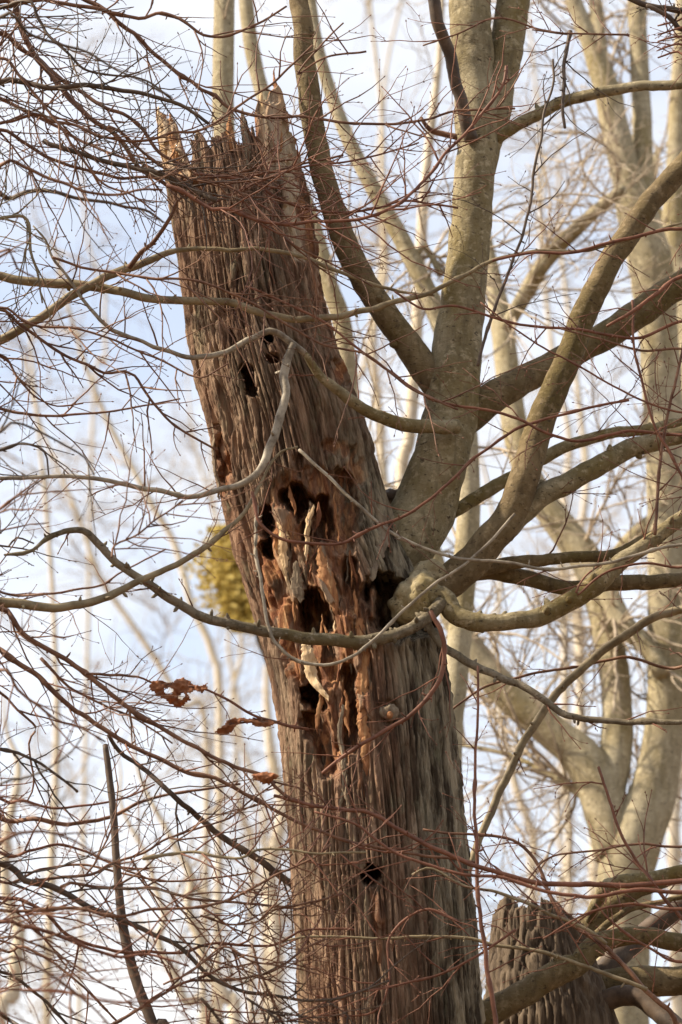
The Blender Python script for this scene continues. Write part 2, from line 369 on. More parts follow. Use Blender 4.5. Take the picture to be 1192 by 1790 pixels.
# bark relief
bx, by, bz = cth[None, :] * Rg, sth[None, :] * Rg, Zg
lean = np.interp(Zg, _zz, np.gradient(_cxs, _zz)); 
wx = bx + 0.014 * noise(bx * 5, by * 5, bz * 1.4) + 0.006 * noise(bx * 14, by * 14, bz * 5)
wy = by + 0.014 * noise(bx * 5 + 9, by * 5, bz * 1.4) + 0.006 * noise(bx * 14 + 5, by * 14, bz * 5)
f1 = np.abs(noise(wx * 33, wy * 33, bz * 1.15)); f2 = np.abs(noise(wx * 62 + 4, wy * 62, bz * 2.4 + 2)); f3 = np.abs(noise(wx * 90, wy * 90, bz * 10 + 5))
relief = 0.026 * (sstep(-0.01, 0.13, f1) - 0.8) + 0.009 * (sstep(-0.01, 0.15, f2) - 0.6) + 0.005 * (sstep(0, 0.2, f3) - .5)
plate = noise(bx * 24, by * 24, bz * 7 + 20)
relief += 0.005 * sstep(0.1, 0.2, plate) * sstep(0.05, 0.2, f1) + 0.004 * noise(bx * 110, by * 110, bz * 40)
amp = 0.95 + 0.3 * sstep(0.0, 0.7, np.broadcast_to(cth, Zg.shape)) + 0.5 * noise(bx * 3, by * 3, bz * 1.1 + 8)
grain = 0.009 * noise(bx * 80, by * 80, bz * 5) + 0.030 * noise(bx * 30, by * 30, bz * 3.0 + 3) + 0.016 * np.sign(noise(bx * 22, by * 22, bz * 9 + 6)) * sstep(0.05, 0.12, np.abs(noise(bx * 22, by * 22, bz * 9 + 6)))
rel = relief * amp * (1 - smooth_) + grain * smooth_
Rg2 = Rg + rel
Xg = Cx + Rg2 * cth; Yg2 = Rg2 * sth
# carve straight in, leaving the far wall of the trunk standing
_in = np.minimum(depth * (0.85 + 0.5 * noise(PX / 14, PY / 40, 4)), np.maximum(0, (-Yg2) + 0.12)); Yg2 = Yg2 + _in; Zg = Zg + 0.36 * _in * (_in > 0.0)
weathered = np.clip(sstep(0.1, 0.75, np.broadcast_to(cth, Zg.shape)) * sstep(7.3, 6.6, Zg) * 0.9 + 0.5 * noise(bx * 5, by * 5, bz * 1.2) + 0.24, 0, 1)
# inside of the hollow top: down from the rim, then a floor
NI = 70; ti = np.linspace(0, 1, NI + 1)[1:]
Zi = zr[None, :] + ti[:, None] * ((ztop - 0.75) - zr[None, :])
thick = 0.028 + 0.03 * np.minimum(1, ti * 4)[:, None]
Ri = np.maximum(trad(Zi) - thick + 0.012 * noise(cth[None] * 7, sth[None] * 7, Zi * 2), 0.02)
Xi = tcx(Zi) + Ri * cth; Yi = Ri * sth
allV = np.concatenate([np.stack([Xg, Yg2, Zg], -1), np.stack([Xi, Yi, Zi], -1)]).reshape(-1, 3)
NR = NO + NI
i = (np.arange(NR - 1)[:, None] * NT + np.arange(NT)[None, :]).ravel(); j = (np.arange(NR - 1)[:, None] * NT + (np.arange(NT)[None, :] + 1) % NT).ravel()
tm = MB(); tm.add(np.vstack([allV, [[float(Xi[-1].mean()), 0, ztop - 0.78]]]), np.stack([i, j, j + NT, i + NT], 1),
                  np.stack([(NR - 1) * NT + np.arange(NT), (NR - 1) * NT + (np.arange(NT) + 1) % NT, np.full(NT, NR * NT)], 1))
def _att(a, inner): return np.concatenate([np.clip(a, 0, 1).ravel(), np.full(NI * NT, inner), [inner]])
SB = (float(tcx(0)), 0.0, 0.0)
snag = thing('snag_tree', 'thick dead tree trunk with torn jagged top, rotten holes and smooth living limbs', 'tree', SB)
trunk = tm.build('trunk', M['trunk'], snag, SB, {'wood': _att(wood, 0.8), 'pale': _att(pale, 0.0), 'weathered': _att(weathered, 0.2)})
trunk['label'] = 'deeply furrowed brown bark with rotten orange cavities'

def shard(name, pts, mat, parent, origin, lift=0.01, thick=0.012, seed=0):
    """a torn sliver of wood or bark: (px, py, width px) down the front of the trunk, fibrous section, ragged sides"""
    C = catmull([[p[0], p[1], p[2]] for p in pts], 3.5); V = []; n = len(C); NS = 14
    ang = np.linspace(0, 2 * math.pi, NS, endpoint=False)
    for k, (px, py, w) in enumerate(C):
        y = ysurf(px, py, lift); c = at(px, py, y); s = 1 / ppm(c)
        w = w * s * (1 + 0.55 * float(noise(k * 0.21, seed, 0)) + 0.45 * float(noise(k * .7, seed, 2))) / 2
        e = 0.016 * float(noise(k * 0.13, seed, 5)) + 0.006 * float(noise(k * .6, seed, 7)); ed = 0.012 * float(noise(k * .17, seed, 8))
        t = thick * (0.35 + 0.65 * math.sin(math.pi * (k + .5) / n))
        q = 1 + 0.75 * noise(ang * 3.1 + seed, k * .06, seed) + 0.3 * noise(ang * 5, k * .5, seed + 3)
        V.append(c + np.stack([np.cos(ang) * np.abs(np.cos(ang)) ** .3 * w * (1 + .4 * noise(k * .8 + ang * 0, np.sign(np.cos(ang)) * 3 + seed, 1)) + e, np.sin(ang) * t * q + ed, 0.02 * noise(ang * 4, seed, k * .02) + 0 * ang], 1))
    V = np.vstack(V); mb = MB(); i = (np.arange(n - 1)[:, None] * NS + np.arange(NS)[None]).ravel(); j = (np.arange(n - 1)[:, None] * NS + (np.arange(NS)[None] + 1) % NS).ravel()
    V = np.vstack([V, V[:NS].mean(0) + [0, 0, .012], V[-NS:].mean(0) - [0, 0, .015]]); k = np.arange(NS); kk = (k + 1) % NS
    mb.add(V, np.stack([i, j, j + NS, i + NS], 1), np.vstack([np.stack([kk, k, np.full(NS, n * NS)], 1), np.stack([(n - 1) * NS + k, (n - 1) * NS + kk, np.full(NS, n * NS + 1)], 1)]))
    return mb.build(name, mat, parent, origin, smooth=False)
for s, (pts, mk, lf) in enumerate([
        ([(277, 190, 3), (280, 215, 10), (287, 260, 16), (296, 320, 14)], 'palewood', -0.012),
        ([(297, 200, 3), (299, 225, 10), (306, 265, 14), (318, 315, 8)], 'wood', -0.012),
        ([(478, 122, 2), (480, 150, 7), (484, 190, 12), (488, 260, 10)], 'wood', -0.012),
        ([(457, 162, 3), (460, 195, 12), (462, 250, 13), (466, 300, 8)], 'palewood', -0.008),
        ([(424, 192, 3), (428, 230, 12), (433, 290, 12)], 'greybark', -0.008),
        ([(400, 204, 4), (402, 225, 12), (405, 258, 9)], 'wood', -0.008),
        ([(345, 228, 4), (350, 260, 14), (356, 300, 9)], 'greybark', -0.008),
        ([(535, 1128, 18), (540, 1150, 22), (545, 1180, 20), (560, 1206, 12), (574, 1220, 3)], 'palewood', 0.0),
        ([(545, 885, 5), (540, 905, 10), (537, 945, 7), (534, 975, 3)], 'palewood', 0.0),
        ([(555, 955, 6), (562, 985, 18), (575, 1020, 26), (582, 1052, 18), (588, 1075, 4)], 'wood', -0.004),
        ([(492, 893, 10), (493, 930, 15), (497, 980, 14), (500, 1010, 5)], 'palewood', -0.004),
        ([(600, 1235, 6), (596, 1290, 8), (602, 1340, 9), (598, 1390, 7), (592, 1440, 3)], 'greybark', 0.004),
        ([(602, 1350, 5), (608, 1400, 7), (606, 1460, 3)], 'greybark', 0.002),
        ([(628, 1085, 14), (635, 1150, 20), (634, 1240, 20), (640, 1330, 14), (636, 1400, 3)], 'wood', -0.004),
        ([(516, 985, 10), (520, 1030, 20), (526, 1048, 8)], 'greybark', 0.0),
        ([(655, 880, 8), (668, 920, 20), (665, 970, 18), (650, 1010, 10)], 'greybark', 0.006),
        ([(372, 742, 3), (374, 780, 6), (378, 830, 6), (384, 870, 3)], 'greybark', 0.02)]):
    shard('splinter', pts, M[mk], trunk, SB, lf - 0.004, 0.010, s * 3.7)
srg = random.Random(4)
for s in range(26):                                     # torn fibres all down the wound
    t = srg.random(); py = 850 + 400 * t; px = 535 + 62 * t + srg.uniform(-1, 1) * (72 - 34 * t); w = srg.uniform(3, 10); L = srg.uniform(24, 90); dx = srg.uniform(-6, 14)
    shard('splinter', [(px, py, w * .4), (px + dx * .3, py + L * .35, w), (px + dx * .7, py + L * .75, w * .8), (px + dx, py + L, w * .2)], M[srg.choice(('wood', 'wood', 'greybark', 'darkwood', 'darkwood', 'palewood'))], trunk, SB, srg.uniform(-0.05, -0.012), 0.007, 60 + s * 2.3)
# cut stub and knob on the right flank
def blob(pts, mat, name, parent, origin, bumpy=0.25, bf=16, sub=28):
    mb = MB()
    for (px, py, Y, rx, ry, rz) in pts:
        c = at(px, py, Y); s = 1 / ppm(c); u = np.linspace(0.02, math.pi - 0.02, sub); v = np.linspace(0, 2 * math.pi, sub * 2, endpoint=False)
        D = np.stack([np.sin(u)[:, None] * np.cos(v), np.sin(u)[:, None] * np.sin(v), np.cos(u)[:, None] * np.ones_like(v)], -1)
        Q = D * np.array([rx, rz, ry]) * s; W = Q + c
        k = noise(W[..., 0] * bf, W[..., 1] * bf, W[..., 2] * bf) + .5 * noise(W[..., 0] * bf * 2.7, W[..., 1] * bf * 2.7, W[..., 2] * bf * 2.7)
        V = (c + Q * (1 + bumpy * k)[..., None]).reshape(-1, 3); m2 = sub * 2
        i = (np.arange(sub - 1)[:, None] * m2 + np.arange(m2)[None]).ravel(); j = (np.arange(sub - 1)[:, None] * m2 + (np.arange(m2)[None] + 1) % m2).ravel()
        mb.add(V, np.stack([i, i + m2, j + m2, j], 1))
    return mb.build(name, mat, parent, origin)
yk = ysurf(680, 1245)
stub = blob([(680, 1246, yk + 0.005, 16, 16, 12)], M['greybark'], 'branch_stub', snag, SB, 0.5, 26)
blob([(681, 1250, yk - 0.019, 6, 6, 5)], M['wood'], 'heartwood', stub, SB, 0.6, 30)

# ------------------------------------------------------------------ branch and twig builders
def to3d(pts, Y0, Y1, wob=0.0, seed=0.0):
    n = len(pts); out = []
    L = [0.0]
    for a, c in zip(pts[:-1], pts[1:]): L.append(L[-1] + math.hypot(c[0] - a[0], c[1] - a[1]))
    for k, p in enumerate(pts):
        t = L[k] / max(L[-1], 1e-6); Y = p[3] if len(p) > 3 else Y0 + (Y1 - Y0) * t + wob * float(noise(t * 4, seed, 1))
        c = at(p[0], p[1], Y); out.append([*c, p[2] / 2 / ppm(c)])
    return np.array(out)
TW = {'n': 0}
def unit(v): return v / (np.linalg.norm(v) + 1e-12)
def twig(mb, p, d, L, r, lvl, flat=0.5, up=0.0, zig=0.16, bud=True, sides=4, nside=None):
    """one zigzag twig with side twigs and buds; drawn into mb"""
    n = max(4, int(L / 0.05)); step = L / n; P = [p]; dd = unit(np.array(d, float)); s = 1
    curve = nrg.normal(size=3) * 0.05; curve[1] *= flat
    for k in range(n):
        k_ = nrg.normal(size=3) * zig * 0.6; k_[1] *= flat
        perp = unit(np.cross(dd, [0, 1, 0])); s = -s
        dd = unit(dd + k_ + perp * s * zig * 0.5 + curve + np.array([0, 0, up * 0.06])); P.append(P[-1] + dd * step)
    P = np.array(P); R = np.maximum(r * np.linspace(1, 0.42, n + 1), 0.0009); TW['n'] += 1
    if bud: R[1:-1] *= 1 + 0.22 * (np.arange(1, n) % 2)
    mb.tube(P, R, sides if r > 0.002 else 3)
    if bud and r < 0.006:
        for k in range(1, n + 1):
            if k == n or nrg.random() < 0.16:
                t = unit(P[k] - P[k - 1]); sd = unit(nrg.normal(size=3)) * (0.6 if k < n else 0.1); q = unit(t + sd); b = 0.0026 + 0.0012 * nrg.random()
                mb.tube(np.array([P[k], P[k] + q * b * 1.2, P[k] + q * b * 3]), np.array([R[k], b * 0.8, 0.0006]), 4, cap=False)
    if lvl > 0:
        for k in range(1, n):
            if nrg.random() < (nside if nside is not None else 0.42):
                t = unit(P[k + 1] - P[k - 1]); side = unit(np.cross(t, [0, 1, 0]) * (1 if k % 2 else -1) + nrg.normal(size=3) * np.array([.3, .9 * flat + .25, .3]))
                a = math.radians(nrg.uniform(24, 58))
                twig(mb, P[k], t * math.cos(a) + side * math.sin(a), L * nrg.uniform(0.22, 0.62) * (1 - 0.5 * k / n), R[k] * 0.68, lvl - 1, flat, up, zig, bud, sides, nside)
def branch(name, pts, Y0, Y1, mat, parent, origin, sides=14, bmp=0.10, bf=16, step=0.02, wob=0.06, twigs=0, tl=(0.2, 0.6), tr=0.0030, tlvl=1, tmat=None, up=0.0, spurs=0, tmin=0.1, tip=None, flat=0.5, nside=None):
    seed = rng.random() * 50
    C = catmull(to3d(pts, Y0, Y1, wob, seed), step); P = C[:, :3]; R = np.maximum(C[:, 3], 0.0011)
    d = np.linalg.norm(np.diff(P, axis=0), axis=1).sum()
    # small irregular bends
    s = np.linspace(0, d, len(P)); a = np.clip(R * 0.8, 0.0035, 0.007)
    P = P + a[:, None] * (np.stack([noise(s * 7, seed, 0), noise(s * 7, seed, 9), noise(s * 7, seed, 4)], 1) * 2.0 + np.stack([noise(s * 19, seed, 3), noise(s * 19, seed, 6), noise(s * 19, seed, 8)], 1) * 0.8)
    # nodes: slight swellings where side shoots leave
    R = R * (1 + (0.6 * sstep(0.016, 0.006, R) + 0.10) * sstep(0.22, 0.5, noise(s * 15, seed, 2)) * sstep(0.05, 0.03, R))
    mb = MB(); mb.tube(P, R, sides, bmp, bf / max(0.35, min(1.0, R.mean() / 0.04)), seed)
    for k in range(spurs):
        i = rng.randrange(2, len(P) - 2); t = unit(P[i + 1] - P[i - 1]); q = unit(np.cross(t, nrg.normal(size=3)) + t * 0.3)
        r = R[i] * 0.45; h = R[i] + rng.uniform(0.008, 0.026)
        mb.tube(np.array([P[i], P[i] + q * h * 0.75, P[i] + q * h + np.array([0, 0, 0.003])]), np.array([r, r * 0.9, r * 0.35]), 6)
    o = mb.build(name, mat, parent, origin)
    if twigs:
        tb = MB()
        for k in range(twigs):
            f = tmin + (0.985 - tmin) * ((k + rng.random()) / twigs); i = min(len(P) - 2, max(1, int(f * (len(P) - 1))))
            t = unit(P[i + 1] - P[i - 1]); side = unit(np.cross(t, [0, 1, 0]) * (1 if k % 2 else -1) + nrg.normal(size=3) * np.array([.25, .8 * flat + .3, .25]))
            a = math.radians(rng.uniform(22, 60)); r = min(tr * rng.uniform(0.7, 1.2), R[i] * 0.75)
            twig(tb, P[i], t * math.cos(a) + side * math.sin(a), rng.uniform(*tl) * (1.1 - 0.5 * f), r, tlvl, flat, up, nside=nside)
        if tip: twig(tb, P[-1], unit(P[-1] - P[-3]), tip, R[-1], 1, flat, up)
        tw = tb.build('twigs', tmat or mat, o, origin); tw['kind'] = 'stuff'
    return o, P, R

# ------------------------------------------------------------------ living limbs of the dead tree
def LB(pts, Y0, Y1, mk='limb', name='limb', **k):
    return branch(name, pts, Y0, Y1, M[mk], snag, SB, **k)
LB([(672, 1010, 60, .0), (700, 965, 104, .02), (738, 893, 112, .04), (770, 800, 97), (791, 700, 97), (798, 610, 87), (811, 510, 77), (822, 400, 72), (830, 300, 71), (832, 200, 74), (826, 110, 74), (821, 0, 73), (816, -160, 68), (810, -400, 60)],
   0.02, 0.10, sides=40, bmp=0.09, bf=7, step=0.012, wob=0.0)
LB([(833, 330, 44), (848, 255, 60), (866, 180, 58), (882, 100, 59), (898, 0, 60), (916, -130, 56), (935, -380, 46)], 0.12, 0.20, sides=32, bmp=0.09, bf=8, step=0.012, wob=0.0)
LB([(810, 720, 50), (775, 680, 64), (735, 635, 54), (690, 572, 47), (650, 515, 45), (612, 445, 44), (578, 355, 42), (553, 250, 40), (540, 150, 39), (528, 50, 34), (520, -70, 32), (505, -300, 26)],
   0.04, -0.25, 'olive', sides=28, bmp=0.10, bf=9, step=0.014, spurs=8)
LB([(805, 745, 50), (845, 706, 58), (900, 672, 52), (960, 640, 50), (1030, 602, 50), (1090, 566, 51), (1150, 522, 50), (1200, 490, 48), (1270, 440, 46), (1500, 300, 36)],
   0.05, 0.35, 'olive', sides=28, bmp=0.10, bf=9, step=0.014)
LB([(745, 1050, 50), (790, 1015, 60), (845, 962, 58), (893, 895, 55), (925, 810, 52), (950, 725, 50), (978, 660, 47), (1005, 600, 46), (1035, 515, 44), (1078, 437, 42), (1130, 365, 40), (1200, 285, 40), (1270, 205, 38), (1420, 20, 30)],
   -0.16, -0.42, 'olive', sides=28, bmp=0.10, bf=9, step=0.014)
LB([(880, 935, 34), (915, 893, 40), (965, 858, 38), (1030, 822, 36), (1100, 787, 34), (1160, 767, 31), (1240, 745, 28), (1450, 690, 18)], -0.20, 0.05, sides=20, bf=12, spurs=10, twigs=5, tl=(.2, .45), tmat=M['red'])
LB([(790, 898, 22), (850, 858, 24), (905, 828, 22), (960, 795, 22), (1030, 766, 20), (1110, 752, 19), (1200, 738, 17), (1420, 700, 10)], 0.10, 0.30, sides=16, bf=14, spurs=6, twigs=4, tmat=M['brown'])
LB([(790, 1010, 40), (850, 992, 27), (930, 979, 22), (1000, 975, 20), (1075, 968, 20), (1135, 938, 16), (1210, 900, 12), (1350, 860, 8)], -0.10, 0.05, 'olive', sides=16, bf=14, twigs=5, tmat=M['red'])
LB([(800, 1000, 34), (870, 1000, 32), (930, 1015, 28), (1000, 1028, 26), (1090, 1020, 28), (1192, 1012, 24), (1320, 1000, 18)], -0.02, 0.12, 'olive', sides=18, bf=13)
LB([(745, 1045, 40), (772, 1042, 36), (788, 1068, 36), (815, 1083, 32), (870, 1086, 30), (930, 1080, 32), (990, 1056, 34), (1040, 1025, 36), (1072, 995, 32), (1115, 962, 28), (1160, 930, 27), (1200, 900, 26), (1320, 820, 20)],
   -0.28, -0.30, 'limb', sides=22, bf=12, spurs=14, twigs=9, tl=(.15, .5), tmat=M['red'], tmin=0.35)
LB([(772, 1052, 24), (748, 1078, 22), (715, 1104, 20), (650, 1119, 22), (560, 1118, 22), (480, 1108, 20), (420, 1096, 18), (360, 1078, 17), (300, 1046, 16), (245, 1014, 14), (203, 987, 14), (172, 952, 14), (145, 928, 12), (112, 928, 10), (82, 940, 8), (58, 962, 6), (42, 968, 8), (8, 970, 4)],
   -0.30, -0.75, 'greylimb', sides=14, bf=20, spurs=40, twigs=5, tl=(.12, .3), tmat=M['brown'], tmin=0.55, wob=0.02)
LB([(742, 1060, 16), (750, 1095, 15), (768, 1122, 15), (800, 1148, 15), (850, 1174, 14), (905, 1196, 13), (950, 1222, 13), (990, 1250, 12), (1060, 1260, 11), (1192, 1262, 9), (1300, 1250, 6)],
   -0.26, -0.40, 'greylimb', 'branch', sides=12, bf=22, spurs=8, twigs=7, tl=(.1, .35), tmat=M['red'], tmin=.35)
LB([(800, 746, 26), (760, 745, 25), (715, 742, 24), (660, 729, 22), (612, 697, 20), (570, 668, 17), (548, 640, 14), (532, 618, 11)], -0.12, -0.50, sides=16, bf=18, twigs=4, tl=(.1, .3), tmat=M['red'], wob=0)
LB([(532, 618, 11), (512, 600, 12), (492, 586, 12), (470, 578, 12), (440, 591, 11), (400, 612, 10), (339, 625, 9), (300, 614, 8), (278, 608, 8), (250, 597, 7), (208, 583, 8), (181, 564, 7), (144, 521, 6), (114, 480, 5), (91, 450, 5), (80, 420, 4), (58, 395, 3)],
   -0.50, -0.75, 'grey', 'branch', sides=10, bf=24, twigs=12, tl=(.15, .4), tmat=M['brown'], tmin=0.45, wob=0.02)
LB([(513, 603, 13), (503, 630, 15), (496, 660, 16), (497, 690, 15), (486, 738, 15), (471, 788, 15), (452, 826, 13), (412, 850, 11), (380, 858, 10), (328, 868, 9), (262, 856, 9), (180, 837, 8), (100, 832, 7), (0, 838, 7), (-80, 850, 5)],
   -0.52, -0.75, 'grey', 'branch', sides=12, bf=24, twigs=14, tl=(.15, .4), tmat=M['brown'], tmin=0.42, spurs=10, wob=0.02)
LB([(745, -60, 22), (765, 30, 22), (785, 100, 22), (806, 175, 22), (824, 246, 26)][::-1], -0.02, -0.3, 'dark', 'branch', sides=14, bf=18)
LB([(865, 245, 24), (900, 222, 22), (960, 188, 21), (1030, 166, 20), (1110, 152, 18), (1200, 146, 17), (1350, 120, 12)], 0.10, -0.1, sides=16, bf=16, spurs=3)
LB([(805, 242, 12), (775, 236, 11), (750, 226, 9), (735, 205, 6)], 0.05, 0.0, 'brown', 'branch', sides=8)
# burl where the low branches leave the trunk
blob([(738, 1045, -0.22, 46, 42, 44), (715, 1060, -0.20, 34, 32, 36), (752, 1015, -0.16, 40, 30, 40)], M['burl'], 'burl', snag, SB, 0.5, 12)
blob([(690, 870, 0.12, 26, 14, 26)], M['dark'], 'burl', snag, SB, 0.5, 22, 16)

# ------------------------------------------------------------------ broken stump with limbs, lower right
def stump():
    Y = 0.9; rows = np.linspace(0, 1, 170); a = np.linspace(0, 2 * math.pi, 260, endpoint=False)
    top = [(866, 1600), (872, 1580), (884, 1566), (893, 1572), (898, 1594), (905, 1586), (922, 1583), (932, 1574), (940, 1590), (946, 1570), (960, 1576), (974, 1568), (980, 1590), (1000, 1612), (1030, 1640)]
    top = np.array(top, float); zb = -0.2
    cxA, cxB = at(936, 1590, Y)[0], at(962, 1800, Y)[0]; rA, rB = 70 / ppm(at(925, 1590, Y)), 118 / ppm(at(940, 1790, Y))
    zA, zB = at(0, 1590, Y)[2], at(0, 1800, Y)[2]
    V = np.zeros((len(rows), len(a), 3)); 
    for k, t in enumerate(a):
        x = cxA + rA * math.cos(t); px = project(np.array([[x, Y + rA * math.sin(t), zA]]))[0][0]
        zt = at(px, np.interp(px, top[:, 0], top[:, 1]), Y + rA * math.sin(t))[2] + 0.03 * float(noise(k * .6, 2, 2)) - (0.1 if math.sin(t) > 0.2 else 0)
        z = zb + (zt - zb) * rows ** 0.55
        f = np.clip((z - zB) / (zA - zB), -4, 1.4); cx = cxB + (cxA - cxB) * f; cx = np.where(f < 0, cxB, cx); r = rB + (rA - rB) * np.maximum(f, 0); r = r * (1 + 0.3 * sstep(1, 0, z))
        bx, by = r * math.cos(t), r * math.sin(t)
        f1 = np.abs(noise(bx * 30 + 30, by * 30, z * 1.2)); f2 = np.abs(noise(bx * 60, by * 60 + 9, z * 2.2))
        r = r + 0.022 * (sstep(-.01, .14, f1) - .7) + 0.008 * (sstep(0, .2, f2) - .5) + 0.003 * noise(bx * 80, by * 80, z * 12)
        V[:, k] = np.stack([cx + r * math.cos(t), Y + r * math.sin(t), z], 1)
    n, m = len(rows), len(a); inner = V[-1] * 1.0; ctr = inner.mean(0)
    rings = [ctr + (inner - ctr) * np.array([.78, .78, 1]) - [0, 0, 0.02], ctr + (inner - ctr) * np.array([.7, .7, .3]) - [0, 0, 0.3]]
    allv = np.vstack([V.reshape(-1, 3)] + rings + [[ctr - [0, 0, 0.35]]]); N = n + 2
    i = (np.arange(N - 1)[:, None] * m + np.arange(m)[None]).ravel(); j = (np.arange(N - 1)[:, None] * m + (np.arange(m)[None] + 1) % m).ravel()
    loc = (float(cxB), Y, 0.0)
    r_ = thing('broken_stump', 'grey furrowed broken stump with ragged top and heavy tangled limbs behind the dead tree', 'stump', loc)
    mb = MB(); mb.add(allv, np.stack([i, j, j + m, i + m], 1), np.stack([(N - 1) * m + np.arange(m), (N - 1) * m + (np.arange(m) + 1) % m, np.full(m, N * m)], 1))
    c = len(allv); mb.build('trunk', M['stumpbark'], r_, loc, {'wood': np.zeros(c), 'pale': np.zeros(c), 'weathered': np.clip(.45 + .5 * noise(allv[:, 0] * 5, allv[:, 1] * 5, allv[:, 2] * 2), 0, 1)})
    def SL(pts, Y0, Y1, mk='olive', name='limb', **k): return branch(name, pts, Y0, Y1, M[mk], r_, loc, **k)
    SL([(790, 1800, 52), (840, 1778, 50), (895, 1748, 48), (950, 1715, 46), (995, 1692, 46), (1010, 1688, 40), (1035, 1658, 40), (1070, 1640, 34), (1120, 1634, 32), (1192, 1648, 32), (1330, 1670, 26)], 0.35, 0.40, 'olive', sides=24, bf=11, spurs=4)
    SL([(970, 1690, 60), (1010, 1640, 52), (1060, 1590, 42), (1105, 1560, 32), (1160, 1540, 26), (1260, 1500, 20)], 0.95, 0.8, sides=22, bf=11)
    SL([(1030, 1610, 20, .9), (1050, 1562, 22, .6), (1080, 1542, 24), (1120, 1537, 24), (1192, 1522, 24), (1300, 1490, 20), (1500, 1450, 16)][::-1], 0.2, 0.3, 'limb', sides=18, bf=13)
    SL([(960, 1740, 70), (1020, 1735, 60), (1080, 1720, 56), (1192, 1712, 50), (1330, 1690, 40)], 0.95, 0.9, sides=24, bf=9)
    SL([(1010, 1745, 34), (1070, 1680, 40), (1130, 1630, 36), (1192, 1580, 34), (1300, 1510, 26)], 1.1, 1.2, 'dark', sides=20, bf=11)
    SL([(1000, 1770, 40), (1100, 1740, 36), (1150, 1770, 34), (1200, 1810, 34), (1260, 1880, 34)], 0.85, 0.6, 'dark', sides=20, bf=11)
    SL([(1020, 1655, 14), (1060, 1615, 13), (1100, 1590, 12), (1160, 1575, 10), (1230, 1560, 8)], 0.5, 0.45, 'olive', 'branch', sides=12, twigs=6, tmat=M['red'])
stump()

# ------------------------------------------------------------------ trees behind
def bgtree(name, label, stems, Y, mat='bg', group=None, sides=18, crown=0, clen=(0.5, 1.4), spread=0.25, cr=0.006, tmat='faint', lvl=2, base_px=None, bfq=7):
    s0 = stems[0]; p0 = at(s0[0][0], s0[0][1], Y); w0 = s0[0][2] / ppm(p0)
    bx = p0[0] if base_px is None else at(base_px, s0[0][1], Y)[0]
    root = thing(name, label, 'tree', (bx, Y, 0.0), group); loc = (bx, Y, 0.0); first = True
    for st in stems:
        A = to3d(st, Y, Y + rng.uniform(-spread, spread) * (0 if first else 3), 0.0, 0)
        if first:
            z0 = A[0, 2]; ext = []
            for f in (0.0, 0.06, 0.35, 0.7):
                ext.append([bx + (A[0, 0] - bx) * f ** 1.3, Y, -0.15 + (z0 + .15) * f, w0 / 2 * (1.9 if f == 0 else 1.45 - 0.45 * f)])
            A = np.vstack([ext, A])
        C = catmull(A, 0.05); mb = MB(); mb.tube(C[:, :3], np.maximum(C[:, 3], 0.004), sides, 0.10, bfq, rng.random() * 40)
        o = mb.build('trunk' if first else 'limb', M[mat], root, loc)
        if crown:
            tb = MB(); P = C[:, :3]; lo = np.searchsorted(P[:, 2], 3.5) if first else 2
            lo = min(lo, len(P) - 4)
            for k in range(crown):
                i = rng.randrange(max(1, lo), len(P) - 1); t = unit(P[i + 1] - P[i - 1]); side = unit(nrg.normal(size=3) + np.array([0, 0, .15]))
                a = math.radians(rng.uniform(35, 75))
                twig(tb, P[i], t * math.cos(a) + side * math.sin(a), rng.uniform(*clen), cr * rng.uniform(.6, 1.3), lvl, 1.0, 0.2, 0.2, False, 4)
            tw = tb.build('twigs', M[tmat], o, loc); tw['kind'] = 'stuff'
        first = False
    return root
bgtree('beech_tree', 'large pale smooth-barked forked tree rising behind the broken stump', [
    [(1088, 1800, 96), (1090, 1650, 96), (1092, 1540, 100), (1112, 1460, 96), (1140, 1390, 84), (1158, 1300, 72), (1166, 1200, 70), (1168, 1000, 74), (1166, 850, 74), (1158, 700, 72), (1150, 580, 70), (1138, 470, 78), (1118, 390, 74), (1098, 320, 56), (1076, 230, 50), (1062, 160, 48), (1035, 85, 34), (1002, 0, 28), (960, -120, 22)],
    [(1075, 1500, 70), (1055, 1400, 80), (1022, 1330, 74), (975, 1288, 62), (925, 1246, 60), (875, 1200, 58), (835, 1150, 52), (800, 1095, 44), (770, 1020, 36), (740, 900, 30)],
    [(1062, 1400, 60), (1078, 1300, 56), (1076, 1200, 53), (1060, 1095, 56), (1035, 1000, 58), (985, 925, 55), (938, 862, 50), (905, 770, 47), (888, 660, 43), (876, 560, 40), (860, 480, 30), (846, 400, 22), (820, 250, 16)],
    [(884, 575, 24), (915, 520, 28), (955, 455, 28), (1000, 408, 26), (1050, 362, 22), (1090, 330, 20)],
    [(1062, 170, 26), (1050, 90, 25), (1040, 0, 24), (1025, -150, 18)],
    [(1128, 420, 44), (1126, 330, 38), (1122, 200, 34), (1116, 80, 33), (1112, -30, 33), (1108, -160, 26)],
    [(1035, 1405, 14), (985, 1370, 11), (905, 1325, 9), (840, 1308, 8), (785, 1300, 6)], [(1050, 1010, 40), (1090, 1090, 38), (1130, 1130, 34), (1160, 1180, 30)],
    [(1050, 1020, 26), (1090, 960, 32), (1130, 920, 30), (1170, 890, 26)]], 6.0, crown=9, clen=(.6, 1.8), cr=0.010, base_px=1088)
bgtree('beech_tree', 'pale straight trunk at the right edge beside the large forked tree', [
    [(1230, 900, 60), (1205, 600, 52), (1180, 420, 46), (1182, 300, 36), (1186, 180, 32), (1192, 60, 28), (1198, -80, 26)],
    [(1190, 470, 20), (1160, 400, 18), (1140, 330, 14), (1150, 260, 10)]], 8.0, crown=9, clen=(.6, 1.8), cr=0.010)
